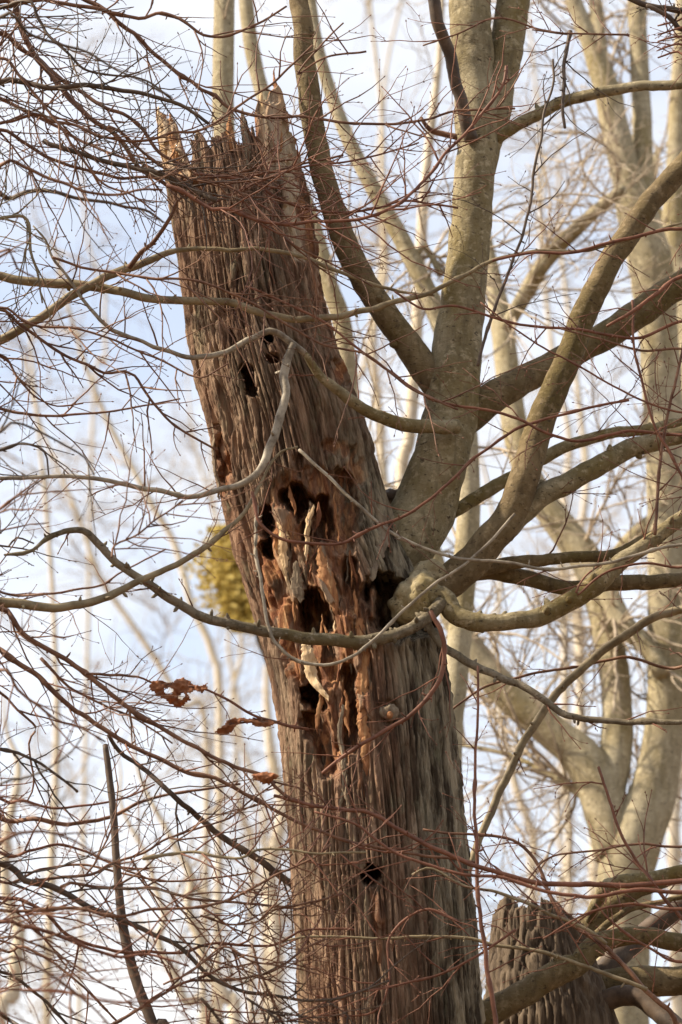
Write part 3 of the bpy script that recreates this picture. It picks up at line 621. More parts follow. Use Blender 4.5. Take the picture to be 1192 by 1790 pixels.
bgtree('beech_tree', 'upright pale trunk seen just above the torn top of the dead trunk', [
    [(600, 1400, 48), (535, 1100, 46), (465, 800, 44), (412, 480, 42), (396, 300, 40), (390, 200, 38), (390, 100, 37), (392, 0, 36), (394, -150, 32)]], 3.0, base_px=640, crown=8, clen=(.5, 1.4), cr=0.006)
bgtree('beech_tree', 'bent yellowish slim trunk next to the tallest splinter of the dead trunk', [
    [(610, 700, 34), (570, 480, 32), (520, 320, 30), (485, 230, 29), (455, 150, 27), (436, 60, 26), (428, -20, 25), (420, -150, 22)]], 4.5, crown=8, clen=(.5, 1.6), cr=0.007)
bgtree('beech_tree', 'leaning pale tree passing behind the main living limb of the dead tree', [
    [(786, 1350, 44), (796, 1200, 42), (812, 1000, 42), (820, 850, 40), (806, 680, 38), (772, 570, 36), (738, 490, 33), (700, 415, 31), (650, 325, 28), (605, 235, 26), (565, 120, 22), (545, 20, 20), (530, -120, 16)],
    [(720, 460, 12), (742, 430, 12), (765, 470, 12), (772, 480, 14)]], 4.0, crown=10, clen=(.5, 1.6), cr=0.007)
bgtree('beech_tree', 'thin cream sapling with a kink between the two upright limbs', [
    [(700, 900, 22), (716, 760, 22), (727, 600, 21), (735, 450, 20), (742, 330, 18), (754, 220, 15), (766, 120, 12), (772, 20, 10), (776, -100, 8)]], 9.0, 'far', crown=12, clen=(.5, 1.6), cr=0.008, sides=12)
def simple(px0, py0, w0, px1, py1, w1, bend):
    return [(px0 + (px1 - px0) * t + bend * math.sin(t * math.pi) + 13 * math.sin(t * 7 + bend * 2.3) + 5 * math.sin(t * 17 + bend), py0 + (py1 - py0) * t, w0 + (w1 - w0) * t if t <= 1 else w1 * (1.75 - t) / .75 + 1) for t in list(np.linspace(0, 1, 7)) + [1.3, 1.5, 1.7]]
bgtree('far_tree', 'faint cream tree leaning left under the sky beside the dead trunk', [
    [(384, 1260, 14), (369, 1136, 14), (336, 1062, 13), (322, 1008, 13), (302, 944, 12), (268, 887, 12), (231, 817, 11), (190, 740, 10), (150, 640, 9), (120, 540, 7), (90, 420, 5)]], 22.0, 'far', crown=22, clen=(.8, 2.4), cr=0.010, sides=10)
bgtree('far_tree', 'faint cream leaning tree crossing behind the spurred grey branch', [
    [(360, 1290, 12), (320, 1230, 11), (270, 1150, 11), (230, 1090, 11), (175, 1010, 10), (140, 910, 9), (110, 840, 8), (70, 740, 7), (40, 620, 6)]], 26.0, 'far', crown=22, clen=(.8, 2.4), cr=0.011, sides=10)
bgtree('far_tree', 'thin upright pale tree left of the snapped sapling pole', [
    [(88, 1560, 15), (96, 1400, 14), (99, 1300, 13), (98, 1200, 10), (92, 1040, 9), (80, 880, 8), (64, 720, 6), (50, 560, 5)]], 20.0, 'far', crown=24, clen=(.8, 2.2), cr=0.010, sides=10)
ZONES = {
    'l': ('slender faint tree under the open sky on the leaf side of the dead trunk', 'faint trees beyond the hanging dead leaves', [
        (430, 1560, 11, 400, 1050, 7, 6, 34), (180, 700, 7, 150, 300, 4, 5, 42), (452, 1480, 11, 380, 950, 6, 6, 40)]),
    'b': ('pale leaning trunk rising behind the snapped sapling pole', 'pale trunks behind the snapped pole', [(352, 1800, 18, 250, 1500, 9, -10, 15), (400, 1800, 24, 300, 1480, 12, 6, 13)]),
    'w': ('broad blurred pale trunk close against the foot of the dead trunk', 'pale trunks at the foot of the dead trunk', [(482, 1640, 30, 474, 1300, 18, 4, 30)]),
    'c': ('thick cream trunk standing behind the lowest twigs far from the dead tree', 'cream trunks behind the lowest twigs', [(14, 1800, 26, 18, 1450, 18, 5, 18)]),
    'm': ('slender cream tree seen between the dead trunk and its living upright limb', 'cream trees between trunk and limb', [
        (690, 1000, 18, 660, 200, 8, -10, 20), (630, 750, 12, 690, 100, 6, -6, 32)]),
    'r': ('slender blurred cream tree behind the large forked tree and its limbs', 'cream trees behind the forked tree', [
        (1030, 1560, 24, 1004, 700, 10, 6, 26), (930, 1560, 18, 860, 1000, 8, -8, 28), (985, 1000, 14, 945, 300, 7, 8, 32),
        (1185, 1700, 26, 1192, 900, 14, 4, 20), (968, 1600, 12, 1000, 1150, 7, 6, 36)])}
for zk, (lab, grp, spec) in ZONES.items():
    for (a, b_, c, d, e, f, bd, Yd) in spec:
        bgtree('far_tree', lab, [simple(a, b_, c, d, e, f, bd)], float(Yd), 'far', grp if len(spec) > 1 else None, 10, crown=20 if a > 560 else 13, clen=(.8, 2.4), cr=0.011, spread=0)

# yellow-green ivy on a stem behind the trunk
def ivy():
    Y = 12.0; c0 = at(560, 1500, Y); loc = (c0[0] + .2, Y, 0.0)
    r = thing('ivy_stem', 'yellow-green leafy clump on a stem peeping out left of the dead trunk', 'ivy', loc)
    A = to3d([(560, 1500, 24), (505, 1250, 22), (450, 1100, 18), (420, 1010, 16), (402, 925, 8)], Y, Y); A = np.vstack([[[A[0, 0] + .2, Y, -0.1, .05], [A[0, 0] + .2, Y, 2.0, .045]], A]); C = catmull(A, 0.05)
    s = MB(); s.tube(C[:, :3], C[:, 3], 12, .2, 14); s.build('stem', M['olive'], r, loc)
    lv = MB()
    for k in range(3600):
        t = nrg.random(); py = 920 + 185 * t; px = 404 + 14 * t + 26 * t * t + nrg.normal() * (13 + 21 * math.sin(t * 3.0)) ; p = at(px, py, Y - 0.05 + nrg.normal() * 0.16)
        n_ = unit(nrg.normal(size=3)); u = unit(np.cross(n_, nrg.normal(size=3))); v = np.cross(n_, u); L = nrg.uniform(.02, .036)
        q = np.array([p - u * L, p - u * L * .3 + v * L * .7, p + u * L * 1.1, p - u * L * .3 - v * L * .7]) + np.array([[0, 0, 0], n_ * L * .2, [0, 0, 0], n_ * L * .2])
        lv.add(q, None, [[0, 1, 2], [0, 2, 3]])
    o = lv.build('leaves', M['ivy'], r, loc); o['kind'] = 'stuff'
ivy()

# ------------------------------------------------------------------ slim trees outside the picture whose branches reach in
def side_tree(name, label, px, Y, py, rad, lean=0.0):
    c = at(px, py, Y); loc = (c[0], Y, 0.0); r = thing(name, label, 'tree', loc)
    P = catmull([[c[0], Y, -0.2, rad * 1.7], [c[0], Y, 0.3, rad * 1.2], [c[0] + lean * .3, Y, 3, rad], [c[0] + lean * .6, Y, 6, rad * .8], [c[0] + lean, Y, 10.5, rad * .35]], 0.06)
    m_ = MB(); m_.tube(P[:, :3], P[:, 3], 24, .1, 9); m_.build('trunk', M['olive'], r, loc)
    return r, loc, P
ftL, locL, PL = side_tree('slim_tree', 'leafless tree whose thin arching branches cross the sky and the torn trunk top', -170, -0.9, 400, 0.09)
ftM, locM, PM = side_tree('slim_tree', 'leafless shrubby tree whose dense reddish twigs cross the foot of the dead trunk', -240, -1.5, 1500, 0.10)
ftR, locR, PR = side_tree('slim_tree', 'leafless tree whose red shoots cross the stump and the living limbs', 1420, -1.0, 1200, 0.09)
def FB(tree, pts, Y, mk='brown', tw=6, tl=(.15, .5), tr=0.0024, up=0.0, lvl=1, dY=None, join=True, name='branch', nside=None, wob=.1, tmat=None):
    r, loc, P = tree; pts = [tuple(p) if len(p) > 2 else (p[0], p[1], 4) for p in pts]
    if join:                                             # start on the tree's own stem
        Yt = loc[1]; a, b2 = pts[0], pts[1]
        zp = at(a[0], a[1], Y)[2]; k = int(np.argmin(np.abs(P[:, 2] - (zp + (0.10 if b2[1] < a[1] else -0.12))))); q = P[k, :3]
        sx, sy = project(q[None]); pts = [(float(sx[0]), float(sy[0]), max(a[2] * 1.3, 6), Yt), ((a[0] + float(sx[0])) / 2, (a[1] * 1.3 + float(sy[0]) * .7) / 2, a[2] * 1.15, (Y + Yt) / 2)] + pts
    return branch(name, pts, Y, Y + (dY if dY is not None else rng.uniform(-.25, .15)), M[mk], r, loc, sides=8, bf=26, bmp=.12, step=0.022, wob=wob, twigs=tw, tl=tl, tr=tr, tlvl=lvl, up=up, tmin=.12, tmat=tmat, nside=nside, spurs=2 + len(pts))
def W(seq, w0, w1):                                      # widths along a traced line
    n = len(seq); return [(x, y, w0 + (w1 - w0) * k / (n - 1)) for k, (x, y) in enumerate(seq)]
TL, TM, TR = (ftL, locL, PL), (ftM, locM, PM), (ftR, locR, PR)
# two olive branches in front of the trunk
FB(TL, [(-20, 480, 17), (50, 492, 17), (130, 498, 18), (200, 508, 16), (300, 525, 15), (400, 528, 14), (450, 545, 14), (520, 556, 13), (580, 553, 12), (650, 540, 11), (720, 520, 10), (800, 490, 8), (860, 455, 7), (930, 440, 6), (1010, 440, 6), (1100, 418, 5), (1192, 390, 4)], -0.62, 'tan', 9, tmat=M['brown'], dY=0.0)
FB(TL, [(-20, 600, 18), (60, 560, 16), (120, 522, 17), (180, 487, 16), (230, 465, 15), (300, 440, 11), (320, 435, 9), (400, 438, 8), (460, 435, 8), (530, 450, 8), (600, 478, 7), (680, 505, 6), (760, 517, 4)], -0.70, 'tan', 9, tmat=M['brown'], dY=0.1)
FB(TL, [(225, 468, 10), (270, 420, 8), (298, 382, 7), (310, 350, 4), (345, 330, 3)], -0.69, 'brown', 4, join=False)
FB(TL, [(-20, 1055, 19), (60, 1060, 17), (130, 1060, 16), (200, 1038, 14), (250, 1012, 12), (310, 985, 11), (360, 952, 11), (390, 928, 10), (430, 895, 7), (480, 800, 5), (520, 780, 4)], -0.85, 'tan', 9, tmat=M['brown'], dY=0.3)
UL = [  # upper left, arching to the lower right
    ([(17, 0), (34, 44), (44, 74), (64, 104), (87, 131), (124, 174), (161, 208), (195, 235), (218, 262), (242, 292), (278, 315), (330, 345), (372, 366), (400, 366), (470, 385)], 11, 6, 'brown'),
    ([(0, 60), (30, 80), (64, 101), (100, 134), (141, 161), (178, 185), (215, 198), (248, 225), (278, 265), (322, 292), (356, 305), (400, 309), (450, 305), (520, 290), (600, 270)], 9, 4, 'brown'),
    ([(0, 141), (40, 144), (84, 154), (134, 151), (174, 151), (215, 158), (255, 164), (302, 178), (336, 198), (364, 215)], 11, 6, 'dark'),
    ([(120, -20), (154, 0), (188, 20), (208, 40), (242, 64), (265, 91), (302, 121), (336, 144), (352, 158), (376, 168), (400, 185), (440, 201), (480, 206), (530, 205), (600, 214), (680, 217), (740, 210), (800, 193), (900, 190)], 9, 4, 'brown'),
    ([(60, 0), (100, 3), (161, 13), (201, 23), (242, 30), (282, 23), (322, 37), (356, 60), (400, 62), (450, 40), (500, 10)], 8, 4, 'brown'),
    ([(77, 245), (107, 258), (144, 268), (188, 282), (235, 292), (265, 299), (300, 315), (340, 330), (375, 350)], 9, 10, 'dark'),
    ([(0, 228), (20, 235), (50, 255), (91, 279), (134, 295), (181, 305), (215, 312), (242, 309), (285, 312), (336, 315), (386, 309), (430, 300), (470, 285), (520, 278)], 7, 4, 'brown'),
    ([(0, 289), (40, 290), (77, 307), (111, 319), (144, 334), (188, 339), (215, 339), (248, 331), (285, 331)], 7, 4, 'brown'),
    ([(0, 339), (40, 336), (87, 336), (128, 346), (174, 352), (221, 361), (255, 367), (285, 389)], 9, 4, 'dark'),
    ([(0, 171), (30, 188), (67, 205), (100, 221), (134, 242), (168, 258), (215, 275), (262, 292), (310, 320)], 7, 4, 'brown'),
    ([(60, 200), (84, 211), (128, 218), (158, 232), (188, 240), (228, 247), (268, 242), (302, 232), (336, 232), (376, 215), (413, 188), (445, 167), (474, 148), (517, 107), (545, 80)], 6, 4, 'brown'),
    ([(44, 0), (67, 34), (87, 64), (121, 97), (148, 121), (188, 131), (235, 134), (268, 148), (300, 175)], 6, 3, 'dark'),
    ([(188, 221), (208, 228), (235, 252), (258, 272), (289, 295), (330, 312), (372, 318), (430, 345), (500, 420), (560, 450), (650, 500)], 6, 3, 'brown'),
    ([(0, 100), (40, 140), (90, 200), (130, 260), (180, 320), (230, 340), (270, 370)], 6, 3, 'brown'),
    ([(0, 30), (50, 60), (100, 78), (150, 90), (200, 118), (260, 150), (300, 170)], 6, 3, 'dark'),
    ([(292, 322), (349, 352), (372, 366), (400, 367), (444, 383), (490, 391), (540, 388), (588, 388), (648, 379), (695, 359), (722, 336), (756, 299), (779, 265), (800, 245), (830, 215), (860, 180), (878, 150), (885, 115)], 7, 5, 'red'),
    ([(340, 305), (400, 309), (444, 319), (474, 339), (514, 359), (561, 369), (621, 369), (665, 362), (709, 352), (800, 364)], 6, 4, 'red'),
    ([(360, 360), (400, 342), (450, 319), (500, 299), (541, 290), (588, 285), (628, 279), (668, 268), (732, 250)], 5, 3, 'red'),
    ([(0, 538), (40, 561), (67, 571), (131, 576), (188, 591), (235, 611), (278, 628), (336, 658), (362, 658), (400, 635)], 5, 3, 'brown'),
    ([(0, 541), (34, 564), (80, 598), (114, 621), (151, 638), (181, 652), (218, 650), (235, 658), (255, 688), (288, 728), (322, 755), (352, 772), (379, 786)], 6, 4, 'brown'),
    ([(0, 715), (44, 722), (100, 727), (161, 722), (235, 712), (315, 698)], 6, 3, 'brown'),
    ([(0, 755), (27, 740), (67, 755), (107, 776), (147, 800), (165, 832)], 5, 3, 'dark'),
    ([(0, 785), (40, 775), (77, 790), (85, 830)], 5, 3, 'dark'),
    ([(91, 450), (141, 467), (201, 477), (282, 487), (336, 490), (376, 500), (400, 511), (440, 530), (560, 600), (640, 620), (720, 680), (800, 715)], 5, 4, 'brown'),
    ([(40, 380), (52, 440), (66, 480), (75, 530)], 6, 3, 'tan'),
    ([(0, 440), (30, 470), (60, 485)], 5, 3, 'brown'),
    ([(0, 620), (30, 660), (60, 690), (100, 710), (145, 705)], 5, 2, 'brown'),
    ([(0, 1035), (84, 1038), (134, 1031), (181, 1021), (215, 998), (289, 961)], 5, 3, 'brown'),
    ([(195, 974), (201, 954), (242, 934), (268, 911), (289, 897), (319, 874)], 4, 3, 'brown'),
    ([(0, 890), (40, 860), (70, 838)], 5, 3, 'brown'), ([(0, 955), (30, 940), (60, 950)], 4, 3, 'dark')]
for q, (seq, w0, w1, mk) in enumerate(UL):
    st = seq[0][0] <= 60
    Yq = -0.95 + 0.22 * math.sin(q * 2.4) if seq[-1][0] > 330 else -1.0 + 2.0 * math.sin(q * 1.7)
    FB(TL, W(seq, w0, w1), Yq, mk, 9 + int(len(seq) * .8), (.18, .65), 0.0033, 0.0, 1, join=st, dY=.08)
LLs = [  # lower left
    ([(0, 1062), (20, 1075), (50, 1115), (94, 1142), (147, 1176), (176, 1200), (211, 1223), (244, 1250), (279, 1270), (308, 1288), (347, 1308), (382, 1326), (432, 1347), (465, 1358), (482, 1376), (510, 1398)], 10, 6, 'brown'),
    ([(-20, 1128), (18, 1150), (59, 1176), (100, 1215), (141, 1247), (170, 1270), (206, 1291), (247, 1314), (294, 1333), (332, 1352), (367, 1358), (397, 1370), (441, 1394), (485, 1420), (529, 1441), (600, 1467), (680, 1485), (760, 1497), (830, 1507)], 10, 5, 'brown'),
    ([(188, 1285), (206, 1314), (235, 1332), (264, 1355), (290, 1378), (318, 1404), (347, 1429), (373, 1452), (397, 1467), (432, 1490), (485, 1527), (540, 1572)], 7, 13, 'dark'),
    ([(0, 1510), (47, 1537), (88, 1549), (123, 1569), (153, 1584), (188, 1596), (211, 1607), (250, 1625), (294, 1645), (317, 1660), (347, 1687), (376, 1710), (403, 1725), (432, 1737), (473, 1740), (503, 1743), (529, 1748), (579, 1748), (610, 1740), (680, 1715)], 12, 4, 'dark'),
    ([(0, 1569), (35, 1572), (76, 1593), (106, 1625), (129, 1640), (164, 1654), (220, 1666), (264, 1663), (317, 1666), (350, 1655), (378, 1648), (429, 1653), (480, 1651), (510, 1635), (538, 1624), (620, 1624)], 7, 4, 'red'),
    ([(0, 1592), (79, 1590), (132, 1587), (176, 1598), (217, 1600), (264, 1590), (308, 1587), (350, 1584), (397, 1575), (432, 1557), (479, 1531), (514, 1516), (558, 1493), (580, 1475)], 6, 4, 'brown'),
    ([(106, 1551), (123, 1543), (170, 1550), (223, 1553), (264, 1553), (308, 1563), (350, 1572), (400, 1577), (450, 1580), (500, 1585), (540, 1578), (600, 1563)], 6, 4, 'brown'),
    ([(0, 1698), (29, 1710), (56, 1731), (82, 1751), (103, 1775), (126, 1800)], 6, 5, 'dark'),
    ([(0, 1733), (56, 1731), (97, 1731), (141, 1742), (188, 1751), (260, 1750), (350, 1745)], 5, 3, 'red'),
    ([(150, 1810), (206, 1786), (244, 1763), (288, 1734), (332, 1716), (390, 1713), (430, 1710), (480, 1695), (530, 1660), (570, 1640)], 6, 4, 'brown'),
    ([(60, 1538), (100, 1535), (159, 1528), (188, 1513), (217, 1502), (253, 1490), (294, 1466), (350, 1446), (400, 1430), (440, 1398), (482, 1368)], 6, 3, 'brown'),
    ([(0, 1428), (60, 1432), (100, 1440), (150, 1437), (200, 1425), (240, 1405), (280, 1392), (350, 1380), (420, 1370)], 9, 4, 'brown'),
    ([(0, 1310), (60, 1330), (110, 1365), (135, 1385)], 6, 4, 'dark'), ([(0, 1370), (35, 1362), (70, 1350), (95, 1335), (125, 1312), (148, 1282)], 5, 3, 'dark'),
    ([(0, 1170), (30, 1205), (70, 1235), (100, 1258), (140, 1272), (185, 1298)], 6, 3, 'brown'),
    ([(0, 1210), (30, 1240), (62, 1270), (50, 1300), (60, 1370), (48, 1400)], 5, 3, 'brown'),
    ([(70, 1150), (94, 1175), (120, 1200), (150, 1218), (200, 1240), (240, 1258), (300, 1300)], 6, 3, 'brown'),
    ([(250, 1500), (300, 1494), (340, 1490), (375, 1498), (420, 1500), (450, 1487), (510, 1486), (560, 1492), (640, 1490)], 6, 4, 'tan'),
    ([(0, 1470), (60, 1455), (120, 1465), (180, 1500), (240, 1510)], 6, 3, 'brown'), ([(0, 1640), (60, 1650), (120, 1680), (180, 1720), (230, 1745)], 5, 3, 'brown'),
    ([(0, 1660), (40, 1655), (90, 1680), (140, 1720), (205, 1785)], 5, 4, 'brown'), ([(0, 1490), (50, 1488), (100, 1478), (150, 1490), (210, 1515), (260, 1520)], 6, 3, 'red'),
    ([(0, 1610), (40, 1620), (90, 1630), (160, 1660), (210, 1672), (260, 1668), (330, 1690)], 8, 4, 'red'),
    ([(430, 1745), (470, 1770), (510, 1800)], 5, 4, 'dark'), ([(350, 1600), (400, 1615), (450, 1610), (480, 1590), (530, 1590)], 4, 3, 'brown'), ([(0, 1770), (30, 1790), (60, 1810)], 8, 6, 'dark'),
    ([(285, 1720), (330, 1700), (390, 1655), (440, 1680), (500, 1690), (560, 1705)], 4, 3, 'brown'), ([(440, 1650), (455, 1700), (480, 1760), (500, 1800)], 4, 4, 'brown'),
    ([(0, 1680), (60, 1690), (110, 1720), (160, 1760), (200, 1800)], 5, 4, 'brown'), ([(350, 1745), (390, 1790), (420, 1830)], 6, 5, 'dark'),
    ([(0, 1395), (40, 1400), (90, 1412), (160, 1408), (230, 1390), (270, 1370)], 6, 3, 'red'), ([(0, 1540), (70, 1520), (150, 1512), (230, 1530), (300, 1540), (370, 1535), (440, 1525)], 5, 3, 'brown')]
for q, (seq, w0, w1, mk) in enumerate(LLs):
    st = seq[0][0] <= 35
    Yq = (-0.95 + 0.25 * math.sin(q * 2.1)) if seq[-1][0] > 440 else (-1.2 + 2.2 * math.sin(q * 1.3))
    if q == 2: Yq = 0.25
    FB(TM, W(seq, w0, w1), Yq, mk, 8 + (len(seq) // 2 if seq[-1][0] > 440 else len(seq)), (.18, .65), 0.0033, 0.15, 1, join=st, dY=.08, tmat=M['red'] if q % 4 == 1 else None)
RRs = [  # right, and twigs laid across the trunk
    ([(1200, 1540), (1100, 1548), (1000, 1545), (920, 1540), (850, 1520), (800, 1500), (750, 1480), (700, 1450), (650, 1422), (610, 1415), (560, 1412), (520, 1400), (480, 1390)], 10, 6, 'red', -0.8),
    ([(1200, 1562), (1120, 1555), (1040, 1568), (960, 1560), (880, 1535), (810, 1528), (700, 1495), (620, 1440), (550, 1420)], 8, 4, 'red', -1.1),
    ([(1200, 1800), (1170, 1770), (1110, 1710), (1060, 1660), (1020, 1630), (985, 1600), (960, 1560), (940, 1510), (905, 1475), (850, 1460), (800, 1458), (740, 1450)], 10, 4, 'brown', -0.4),
    ([(1130, 1728), (1080, 1710), (1000, 1680), (920, 1660), (860, 1650), (800, 1638), (740, 1637), (640, 1640), (540, 1638), (480, 1650)], 8, 4, 'tan', -0.5),
    ([(1060, 1650), (1020, 1622), (980, 1605), (920, 1580), (870, 1560), (815, 1550), (770, 1525), (745, 1518), (720, 1530)], 7, 4, 'tan', -0.45),
    ([(870, 1810), (855, 1720), (840, 1600), (832, 1480), (830, 1400), (832, 1300), (836, 1165)], 9, 4, 'red', -0.7),
    ([(1210, 1610), (1180, 1590), (1140, 1540), (1110, 1500), (1075, 1430), (1047, 1340)], 7, 5, 'red', -0.7),
    ([(752, 1070), (772, 1110), (778, 1160), (762, 1200), (722, 1245), (680, 1270), (640, 1297), (590, 1330), (565, 1352)], 9, 6, 'red', -0.5),
    ([(835, 640), (846, 601), (862, 544), (879, 500), (899, 447), (916, 400), (930, 336), (936, 279), (946, 242), (950, 201), (966, 151), (966, 104)], 6, 4, 'dark', -0.8),
    ([(1100, 62), (1040, 60), (985, 58), (930, 52)], 4, 3, 'brown', -0.7), ([(996, 56), (986, 130), (983, 190), (988, 222)], 7, 5, 'dark', -0.7),
    ([(1210, 860), (1192, 830), (1170, 790), (1145, 745), (1125, 680), (1108, 600), (1105, 525)], 6, 4, 'red', -0.8),
    ([(1145, 935), (1150, 860), (1160, 760), (1178, 680), (1194, 600), (1200, 520)], 6, 5, 'brown', -0.7),
    ([(1200, 950), (1140, 962), (1070, 982), (1020, 990), (960, 995), (900, 985), (820, 978), (760, 965), (700, 940), (650, 905), (610, 870), (560, 820), (522, 786)], 6, 6, 'grey', -0.55),
    ([(1100, 700), (1000, 720), (920, 742), (880, 765), (830, 800), (790, 840), (720, 895), (650, 925), (600, 950), (560, 950), (500, 945), (470, 930), (450, 905), (440, 860)], 5, 6, 'red', -0.6),
    ([(900, 900), (820, 980), (760, 1020), (700, 1070), (640, 1132), (610, 1151), (575, 1163), (530, 1158), (500, 1140), (475, 1110), (462, 1060), (452, 1010), (447, 950), (450, 885)], 5, 7, 'grey', -0.52),
    ([(1200, 760), (1100, 755), (1000, 770), (900, 730), (840, 715), (760, 700), (690, 655), (640, 620), (560, 560), (480, 520), (430, 500)], 6, 4, 'red', -0.62),
    ([(1200, 400), (1100, 415), (1010, 440), (930, 442), (860, 455)], 7, 5, 'red', -0.9),
    ([(1200, 560), (1120, 590), (1060, 585), (1000, 575), (920, 570), (850, 550), (790, 535), (740, 540), (690, 510)], 6, 4, 'red', -0.8),
    ([(1200, 480), (1140, 520), (1090, 555), (1060, 570)], 8, 5, 'red', -0.9), ([(1200, 610), (1120, 612), (1040, 590), (980, 575)], 5, 3, 'brown', -0.8),
    ([(1200, 990), (1130, 985), (1060, 1000), (1010, 1040), (1020, 1010), (1060, 980)], 5, 3, 'red', -0.5), ([(1200, 1590), (1100, 1580), (1020, 1600), (950, 1640)], 6, 3, 'red', -0.8),
    ([(1200, 1680), (1140, 1660), (1080, 1620), (1040, 1580)], 6, 3, 'red', -0.6), ([(800, 1610), (740, 1590), (680, 1640), (680, 1720), (650, 1770), (560, 1775)], 5, 3, 'red', -0.55),
    ([(900, 1625), (800, 1690), (700, 1720), (600, 1740), (540, 1765)], 5, 3, 'red', -0.6), ([(1200, 1480), (1120, 1475), (1050, 1485), (960, 1500), (920, 1540)], 5, 3, 'brown', -0.6),
    ([(1210, 1060), (1140, 1080), (1080, 1120), (1040, 1150), (970, 1215), (920, 1290), (880, 1370), (850, 1440), (820, 1520), (810, 1560)], 16, 13, 'tan', 0.35),
    ([(1192, 1165), (1100, 1150), (1010, 1165), (920, 1180), (850, 1200), (790, 1240)], 6, 4, 'brown', 0.4),
    ([(1200, 20), (1160, 15), (1120, 5), (1080, -10)], 12, 10, 'dark', -0.8), ([(1200, 55), (1170, 30), (1130, 8)], 10, 8, 'dark', -0.9),
    ([(1000, 60), (940, 50), (870, 30), (800, 60), (740, 80)], 4, 3, 'brown', -0.7), ([(640, 90), (570, 100), (520, 130), (560, 80), (600, 40)], 4, 3, 'brown', -0.7),
    ([(1192, 720), (1100, 690), (1010, 640), (940, 600), (880, 560), (840, 530)], 4, 3, 'red', -0.9)]
for q, (seq, w0, w1, mk, Yq) in enumerate(RRs):
    FB(TR, W(seq, w0, w1), Yq, mk, 3 if mk == 'grey' else 5 + len(seq) // 2, (.12, .42), 0.0026, 0.05, 1, join=seq[0][0] >= 1190 and Yq < 2, dY=0.05 if Yq > -.6 else -.05, wob=.03, tmat=M['red'] if mk in ('tan', 'brown', 'grey') else None)
# dense red-brown spray, upper right corner
for k in range(5):
    FB(TR, W([(1215, 20 + 22 * k), (1185, 35 + 14 * k), (1150, 45 + 14 * k)], 5, 3), -0.7 - .1 * k, 'red', 9, (.12, .3), .0022, 0, 1, join=True)

# thin twigs that hold the dead leaves
FB(TM, [(150, 1178, 5, -.95), (200, 1180, 5, -.85), (240, 1183, 4, -.75), (272, 1196, 4, -.72), (300, 1195, 3, -.72)], -0.8, 'brown', 2, (.08, .2), join=False, wob=0)
FB(TM, [(330, 1200, 4, -.72), (365, 1208, 4, -.71), (405, 1228, 5, -.70), (440, 1250, 5, -.70), (478, 1262, 6, -.62), (540, 1275, 5, -.5)], -0.7, 'red', 3, (.08, .2), join=False, wob=0)
FB(TM, [(400, 1266, 3, -.7), (440, 1262, 4, -.7), (485, 1262, 4, -.64)], -0.7, 'brown', 0, join=False, wob=0)

# snapped upright pole
pb = at(268, 1800, -0.55); pole = thing('snapped_sapling', 'thin dark snapped sapling standing upright among the twigs', 'sapling', (pb[0] + .25, -0.55, 0.0))
_A = to3d([(300, 1900, 22), (268, 1795, 20), (245, 1735, 19), (228, 1680, 18), (215, 1620, 17), (208, 1560, 15), (203, 1500, 14), (198, 1420, 13), (190, 1350, 12), (184, 1302, 10)], -0.55, -0.55)
_A = np.vstack([[[pb[0] + .25, -.55, -.1, .04], [pb[0] + .25, -.55, .6, .035], [pb[0] + .2, -.55, 2.2, .03]], _A]); _C = catmull(_A, .02)
_m = MB(); _m.tube(_C[:, :3], _C[:, 3], 14, .14, 28, 3); _m.build('stem', M['dark'], pole, (pb[0] + .25, -.55, 0))
_m = MB()
for k in range(14):
    i = rng.randrange(len(_C) - 90, len(_C) - 2); d = unit(np.array([rng.choice((-1, 1)), rng.uniform(-.6, .6), rng.uniform(.1, .7)])); twig(_m, _C[i, :3], d, rng.uniform(.1, .4), .0022, 1)
_t = _m.build('twigs', M['brown'], pole, (pb[0] + .25, -.55, 0)); _t['kind'] = 'stuff'

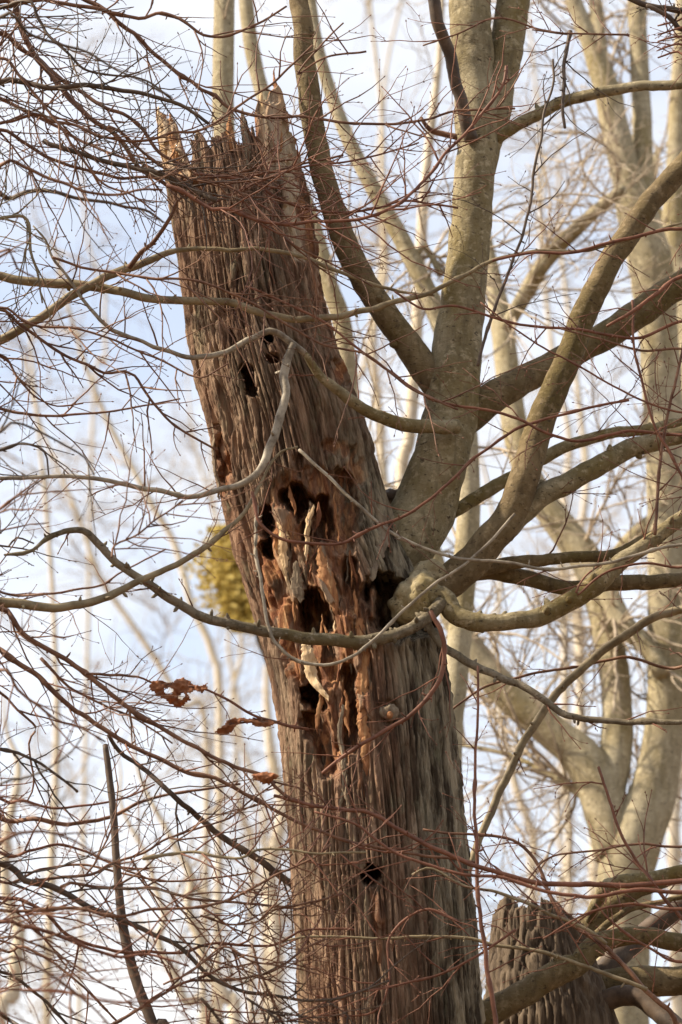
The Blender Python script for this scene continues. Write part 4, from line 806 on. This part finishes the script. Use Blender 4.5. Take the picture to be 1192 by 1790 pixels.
# ------------------------------------------------------------------ dead curled leaves caught on the twigs
def inside(poly, x, y):
    c = np.zeros(x.shape, bool); n = len(poly)
    for k in range(n):
        (x1, y1), (x2, y2) = poly[k], poly[k - 1]
        c ^= ((y1 > y) != (y2 > y)) & (x < (x2 - x1) * (y - y1) / (y2 - y1 + 1e-9) + x1)
    return c
def dead_leaf(label, poly, holes, Y, bulge, seed):
    """a crumpled leaf: a sheet folded in depth, with a ragged margin"""
    xs = [p[0] for p in poly]; ys = [p[1] for p in poly]; cx, cy = sum(xs) / len(xs), sum(ys) / len(ys); st = 2.0
    X, Yp = np.meshgrid(np.arange(min(xs) - 4, max(xs) + 4, st), np.arange(min(ys) - 4, max(ys) + 4, st))
    jx = X + 3 * noise(X / 7, Yp / 7, seed); jy = Yp + 3 * noise(X / 7, Yp / 7, seed + 5); ok = inside(poly, jx, jy)
    for (hx, hy, rx, ry) in holes: ok &= ((jx - hx) / rx) ** 2 + ((jy - hy) / ry) ** 2 > 1
    c = at(cx, cy, Y); s_ = 1 / ppm(c); h = (max(ys) - min(ys)) / 2
    D = bulge * (((Yp - cy) / h) ** 2) + 0.030 * noise(X / 16, Yp / 9, seed) + 0.016 * noise(X / 7, Yp / 5, seed + 2) + 0.02 * np.sin(X / 17 + seed)
    V = c + np.stack([(X - cx) * s_, D, -(Yp - cy) * s_], -1); n, m = X.shape
    q = ok[:-1, :-1] & ok[1:, :-1] & ok[:-1, 1:] & ok[1:, 1:]; i = (np.arange(n - 1)[:, None] * m + np.arange(m - 1)[None])[q]
    f = np.stack([i, i + m, i + m + 1, i + 1], 1); u, inv = np.unique(f.ravel(), return_inverse=True)
    mb = MB(); mb.add(V.reshape(-1, 3)[u], inv.reshape(-1, 4))
    o = mb.build('dead_leaf', M['leaf'], None, c); tag(o, label, 'leaf')
    md = o.modifiers.new('thickness', 'SOLIDIFY'); md.thickness = 0.002
    return o
dead_leaf('large torn russet dead leaf hanging left of the dead trunk', [(259, 1203), (266, 1191), (282, 1188), (300, 1188), (306, 1178), (319, 1173), (328, 1182), (338, 1196), (353, 1200), (363, 1193), (364, 1206), (353, 1214), (338, 1209), (328, 1211), (335, 1220), (320, 1228), (306, 1232), (291, 1223), (276, 1220), (265, 1211)],
          [(295, 1206, 7, 3), (317, 1214, 5, 3)], -0.72, 0.05, 2.0)
dead_leaf('narrow rolled tan dead leaf touching the edge of the dead trunk', [(373, 1275), (385, 1269), (394, 1259), (408, 1253), (432, 1253), (452, 1249), (473, 1252), (487, 1261), (473, 1267), (455, 1271), (438, 1267), (417, 1267), (408, 1277), (397, 1284), (382, 1281)], [], -0.7, 0.04, 5.0)
dead_leaf('small dark crumpled dead leaf on a brown branch beside the dead trunk', [(438, 1350), (455, 1345), (473, 1347), (492, 1358), (480, 1365), (470, 1373), (452, 1368), (442, 1360)], [], -0.95, 0.04, 8.0)
print('twigs', TW['n'], 'verts', sum(len(o.data.vertices) for o in bpy.data.objects if o.type == 'MESH'))
